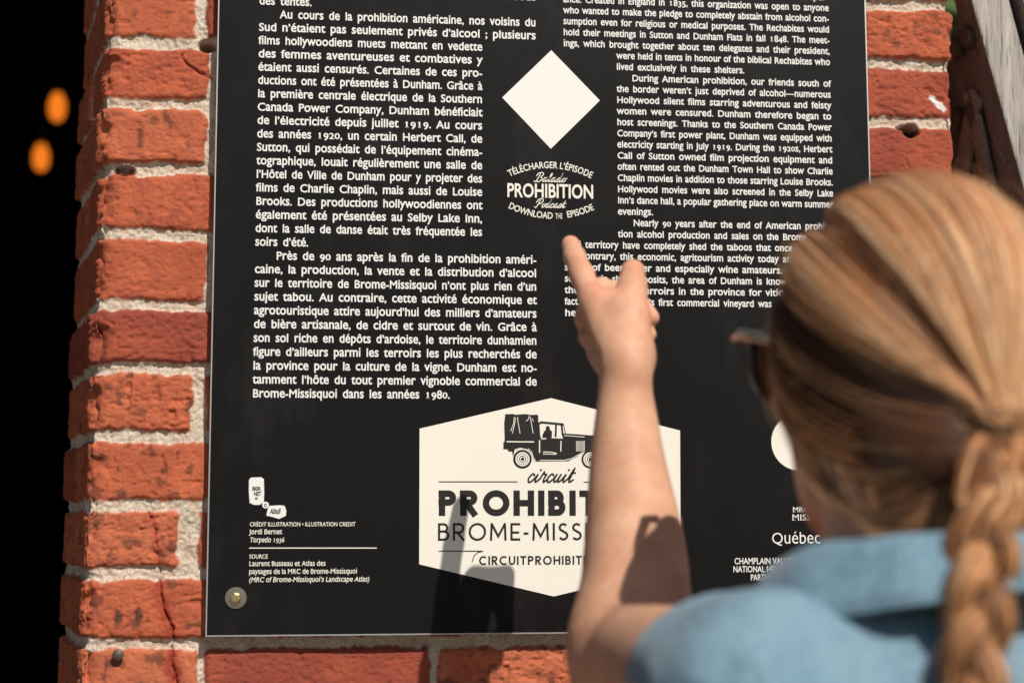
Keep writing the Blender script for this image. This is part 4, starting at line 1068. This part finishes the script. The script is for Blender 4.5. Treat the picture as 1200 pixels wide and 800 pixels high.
    hoff += .03*sst(.5, .95, tt)*(1-sst(.94, 1.02, tt))
    wob = np.sin(tt*7+rg.random(NS)[:, None]*6.28)*.006*(rg.random(NS)[:, None]**3)
    nrm_ = sl/np.linalg.norm(sl, axis=2)[..., None]
    P = HO + sl*RAD*(hoff+wob)[..., None]
    tang = np.cross(nrm_, ug); tang /= np.linalg.norm(tang, axis=2)[..., None]+1e-6
    P += tang*(np.sin(tt*5+phi[:, None]*.21)*.0016 + rg.normal(size=NS)[:, None]*.0026*np.sin(np.pi*tt))[..., None]
    # last stretch runs into the head of the braid
    pr = np.radians(phi); rr = .013*np.sqrt(rg.random(NS))
    gat = GL + np.array([0, -.004, 0]) + (np.cos(pr)*rr)[:, None]*ex + (np.sin(pr)*rr)[:, None]*(ez if ez[2] > 0 else -ez)
    wgt = sst(.80, 1.0, tt)[..., None]; P = P*(1-wgt)+(gat[:, None]*np.array([1, 1, 1]) + np.array([0, -.003, -.008])*wgt)*wgt
    P = (HC + HS*P.reshape(-1, 3) @ HR.T).reshape(NS, NP, 3)
    tint = np.clip(.46 + .30*sst(172, 128, phi) + .44*fine + .17*rg.normal(size=NS) - .64*dark + .16*(vn(phi, z0, 11, 6)-.5), .02, 1)  # sunlight painted into the tint: strands on the lit side made lighter
    def strands(P, tint, rad, tip=.5, nm='hair'):
        n, m, _ = P.shape
        T = np.gradient(P, axis=1); T /= np.linalg.norm(T, axis=2)[..., None]+1e-9
        a = np.cross(T, np.array([.31, .52, .79])); a /= np.linalg.norm(a, axis=2)[..., None]+1e-9; b = np.cross(T, a)
        r = rad[:, None]*np.linspace(1, tip, m)[None] if np.ndim(rad) == 1 else rad
        V = np.stack([P + (a*math.cos(q)+b*math.sin(q))*r[..., None] for q in (0, 2.094, 4.189)], 2)
        ix = np.arange(n*m*3).reshape(n, m, 3); F = []
        for k in range(3): F.append(np.stack([ix[:, :-1, k], ix[:, :-1, (k+1) % 3], ix[:, 1:, (k+1) % 3], ix[:, 1:, k]], -1).reshape(-1, 4))
        return V.reshape(-1, 3), np.concatenate(F), np.repeat(tint, m*3), np.repeat(T[:, :, None], 3, 2).reshape(-1, 3)
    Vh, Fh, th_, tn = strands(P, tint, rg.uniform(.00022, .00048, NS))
    # scalp and nape mass under the strands, tinted dark to paint in shade
    cp = SDF(HC-.13, HC+.13, .005); cp.ell(HC+HS*HR@HO, HS*RAD*.95, 0); cp.ell(hp(0, -.058, -.056), (.062, .044, .047), .02)
    for a in hl[:23]: pass
    nn = HR@np.array([0, .72, -.52]); cp.plane(HC+HR@np.array([0, .040, -.006]), HR@np.array([0, .80, -.60]))
    Vc, Qc = cp.mesh(1)
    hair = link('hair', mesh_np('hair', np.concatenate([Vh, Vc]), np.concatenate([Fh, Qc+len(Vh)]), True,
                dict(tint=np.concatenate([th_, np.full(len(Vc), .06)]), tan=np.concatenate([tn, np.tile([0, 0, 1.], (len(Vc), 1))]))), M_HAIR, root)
    # braid
    ctl = np.array([at(1156, 484, -.642), at(1161, 532, -.674), at(1160, 580, -.692), at(1152, 640, -.704), at(1147, 720, -.714), at(1141, 800, -.720), at(1136, 900, -.724), at(1132, 1010, -.726), at(1130, 1120, -.724)])
    cl = np.array(crom(ctl, 60)); L = np.concatenate([[0], np.cumsum(np.linalg.norm(np.diff(cl, axis=0), axis=1))]); tot = L[-1]
    m = 200; ls = np.linspace(0, tot, m); C_ = np.stack([np.interp(ls, L, cl[:, i]) for i in range(3)], -1)
    T = np.gradient(C_, axis=0); T /= np.linalg.norm(T, axis=1)[:, None]; sx = np.cross(T, np.array([0, 1., 0])); sx /= np.linalg.norm(sx, axis=1)[:, None]; sy = np.cross(sx, T)
    if sy[0, 1] > 0: sy = -sy
    per = .100; Vl = []; Fl = []; tl = []; nl_ = []; off = 0
    env = .86*(.90+.12*np.exp(-((ls-.045)/.03)**2))*(1-.42*sst(.10, tot, ls))*(.55+.45*sst(0, .03, ls))*(1+.06*np.sin(ls*61)+.05*np.sin(ls*37+1))
    for k in range(3):
        ph = 2*np.pi*(ls/per)+2*np.pi*k/3+.6
        ctr = C_ + sx*(.0125*env*np.sin(ph))[:, None] + sy*(.0085*env*np.sin(2*ph))[:, None]
        tg = np.gradient(ctr, axis=0); tg /= np.linalg.norm(tg, axis=1)[:, None]; b1 = np.cross(tg, sy); b1 /= np.linalg.norm(b1, axis=1)[:, None]; b2 = np.cross(tg, b1)
        nb = 560; a = rg.random(nb)*6.283; q = np.sqrt(rg.random(nb)*.6+.4)*(1+.45*rg.random(nb)**7); tw = a[:, None]+ls[None]*rg.normal(14, 5, nb)[:, None]*.6
        rx = .0098*env[None]*q[:, None]*(1+.10*np.sin(ls[None]*150+a[:, None]*3)*rg.random((nb, 1))); ry = .0084*env[None]*q[:, None]
        jt = rg.normal(size=(nb, 1, 3))*.0011*np.sin(ls[None, :, None]*rg.uniform(20, 60, (nb, 1, 1))+rg.random((nb, 1, 1))*6)
        Pb = jt+ctr[None]+b1[None]*(np.cos(tw)*rx)[..., None]+b2[None]*(np.sin(tw)*ry)[..., None]
        tb = np.clip((.34, .50, .41)[k]+.20*rg.normal(size=nb)+.20*np.sin(a*4+k), .03, 1)
        v, f, t_, n_ = strands(Pb, tb, rg.uniform(.00026, .00052, nb), 1.0)
        Vl.append(v); Fl.append(f+off); tl.append(t_); nl_.append(n_); off += len(v)
        # core so that nothing shows through; its dark tint paints shade between the locks
        seg_ = 10; rc = .80; vv = []; 
        for i in range(m):
            for j in range(seg_): q2 = 2*np.pi*j/seg_; vv.append(ctr[i]+b1[i]*math.cos(q2)*.0108*rc*env[i]+b2[i]*math.sin(q2)*.0084*rc*env[i])
        ff = [(i*seg_+j, i*seg_+(j+1) % seg_, (i+1)*seg_+(j+1) % seg_, (i+1)*seg_+j) for i in range(m-1) for j in range(seg_)]
        Vl.append(np.array(vv)); Fl.append(np.array(ff)+off); tl.append(np.full(len(vv), .12)); nl_.append(np.repeat(tg, seg_, 0)); off += len(vv)
    link('braid', mesh_np('braid', np.concatenate(Vl), np.concatenate(Fl), True, dict(tint=np.concatenate(tl), tan=np.concatenate(nl_))), M_HAIR, hair)
    mt = MB(); mt.tube([C_[-12]+(sx[-12]*math.cos(q)*.014+sy[-12]*math.sin(q)*.012) for q in np.linspace(0, 6.28, 20)], .004, 8); mt.build('hair_tie', simple('elastic', (.03, .02, .02), .8), hair, True)
    # stray hairs round the head and along the braid
    nf = 320; pk = rg.integers(0, NS, nf); Pf = P[pk].copy(); c0 = HC+HS*HR@HO
    tf = np.linspace(0, 1, NP)[None, :, None]; out = Pf-c0; out /= np.linalg.norm(out, axis=2)[..., None]
    Pf += out*(rg.random((nf, 1, 1))*.010+.002)*np.sin(np.pi*tf*rg.uniform(.6, 1.1, (nf, 1, 1))) + rg.normal(size=(nf, 1, 3))*.004*tf
    bi = rg.integers(4, m-30, 90); Pg = np.stack([C_[bi+k] for k in range(0, 24)], 1); ag = rg.random(90)*6.28
    tg_ = np.linspace(0, 1, 24)[None, :, None]; Pg = Pg+(np.cos(ag)[:, None, None]*sx[bi][:, None]+np.sin(ag)[:, None, None]*sy[bi][:, None])*(.014+.016*tg_*rg.random((90, 1, 1)))
    v1, f1, t1, n1 = strands(Pf, np.full(nf, .7), np.full(nf, .00016)); v2, f2, t2, n2 = strands(Pg, np.full(90, .6), np.full(90, .00018))
    link('stray_strands', mesh_np('stray_strands', np.concatenate([v1, v2]), np.concatenate([f1, f2+len(v1)]), True, dict(tint=np.concatenate([t1, t2]), tan=np.concatenate([n1, n2]))), M_HAIR, hair)
    # ---- sunglasses, worn but a thing of their own
    ge = tag(empty('sunglasses', tuple(hp(0, .1, .01))), 'dark framed sunglasses with brown lenses on the face of the person pointing', 'sunglasses')
    M_FR = simple('dark_acetate', (.014, .010, .008), .10, .6, 0, .5, 60); 
    ln = NT('brown_lens', .06, .5); ln.color((.10, .035, .012)); ln.b.inputs['Transmission Weight'].default_value = .55
    for s__ in (-1, 1):
        c = np.array([s__*.0365, .113, -.002]); ring = []
        for q in np.linspace(0, 2*np.pi, 41)[:-1]:
            cx, cz_ = math.cos(q), math.sin(q); k = (abs(cx)**2.8+abs(cz_)**2.8)**(-1/2.8); x = c[0]+cx*k*.0320; z = c[2]+cz_*k*.0250+.003*s__*cx
            y = c[1]-.012*((abs(x)/.065)**2)*1.3; ring.append(hp(x, y, z))
        m_ = MB(); m_.tube(ring+[ring[0], ring[1]], .0030, 10); m_.build('frame', M_FR, ge, True)
        m_ = MB(); cen = hp(c[0], c[1]-.0035, c[2]); m_.add(ring+[cen], [(i, (i+1) % 40, 40) for i in range(40)]); m_.add([p+HR@np.array([0, -.0014, 0]) for p in ring+[cen]], [((i+1) % 40, i, 40) for i in range(40)]); m_.build('lens', ln.m, ge, True)
        m_ = MB(); m_.tube([hp(s__*.067, .101, .017), hp(s__*.0775, .098, .018), hp(s__*.0805, .080, .017), hp(s__*.0795, .03, .008), hp(s__*.081, -.008, .006), hp(s__*.080, -.03, -.012)], [.0055, .006, .0045, .0035, .003, .0028], 10, .6); m_.build('temple', M_FR, ge, True)
    m_ = MB(); m_.tube([hp(-.009, .109, .003), hp(0, .112, .006), hp(.009, .109, .003)], .003, 8); m_.build('bridge', M_FR, ge, True)
person()
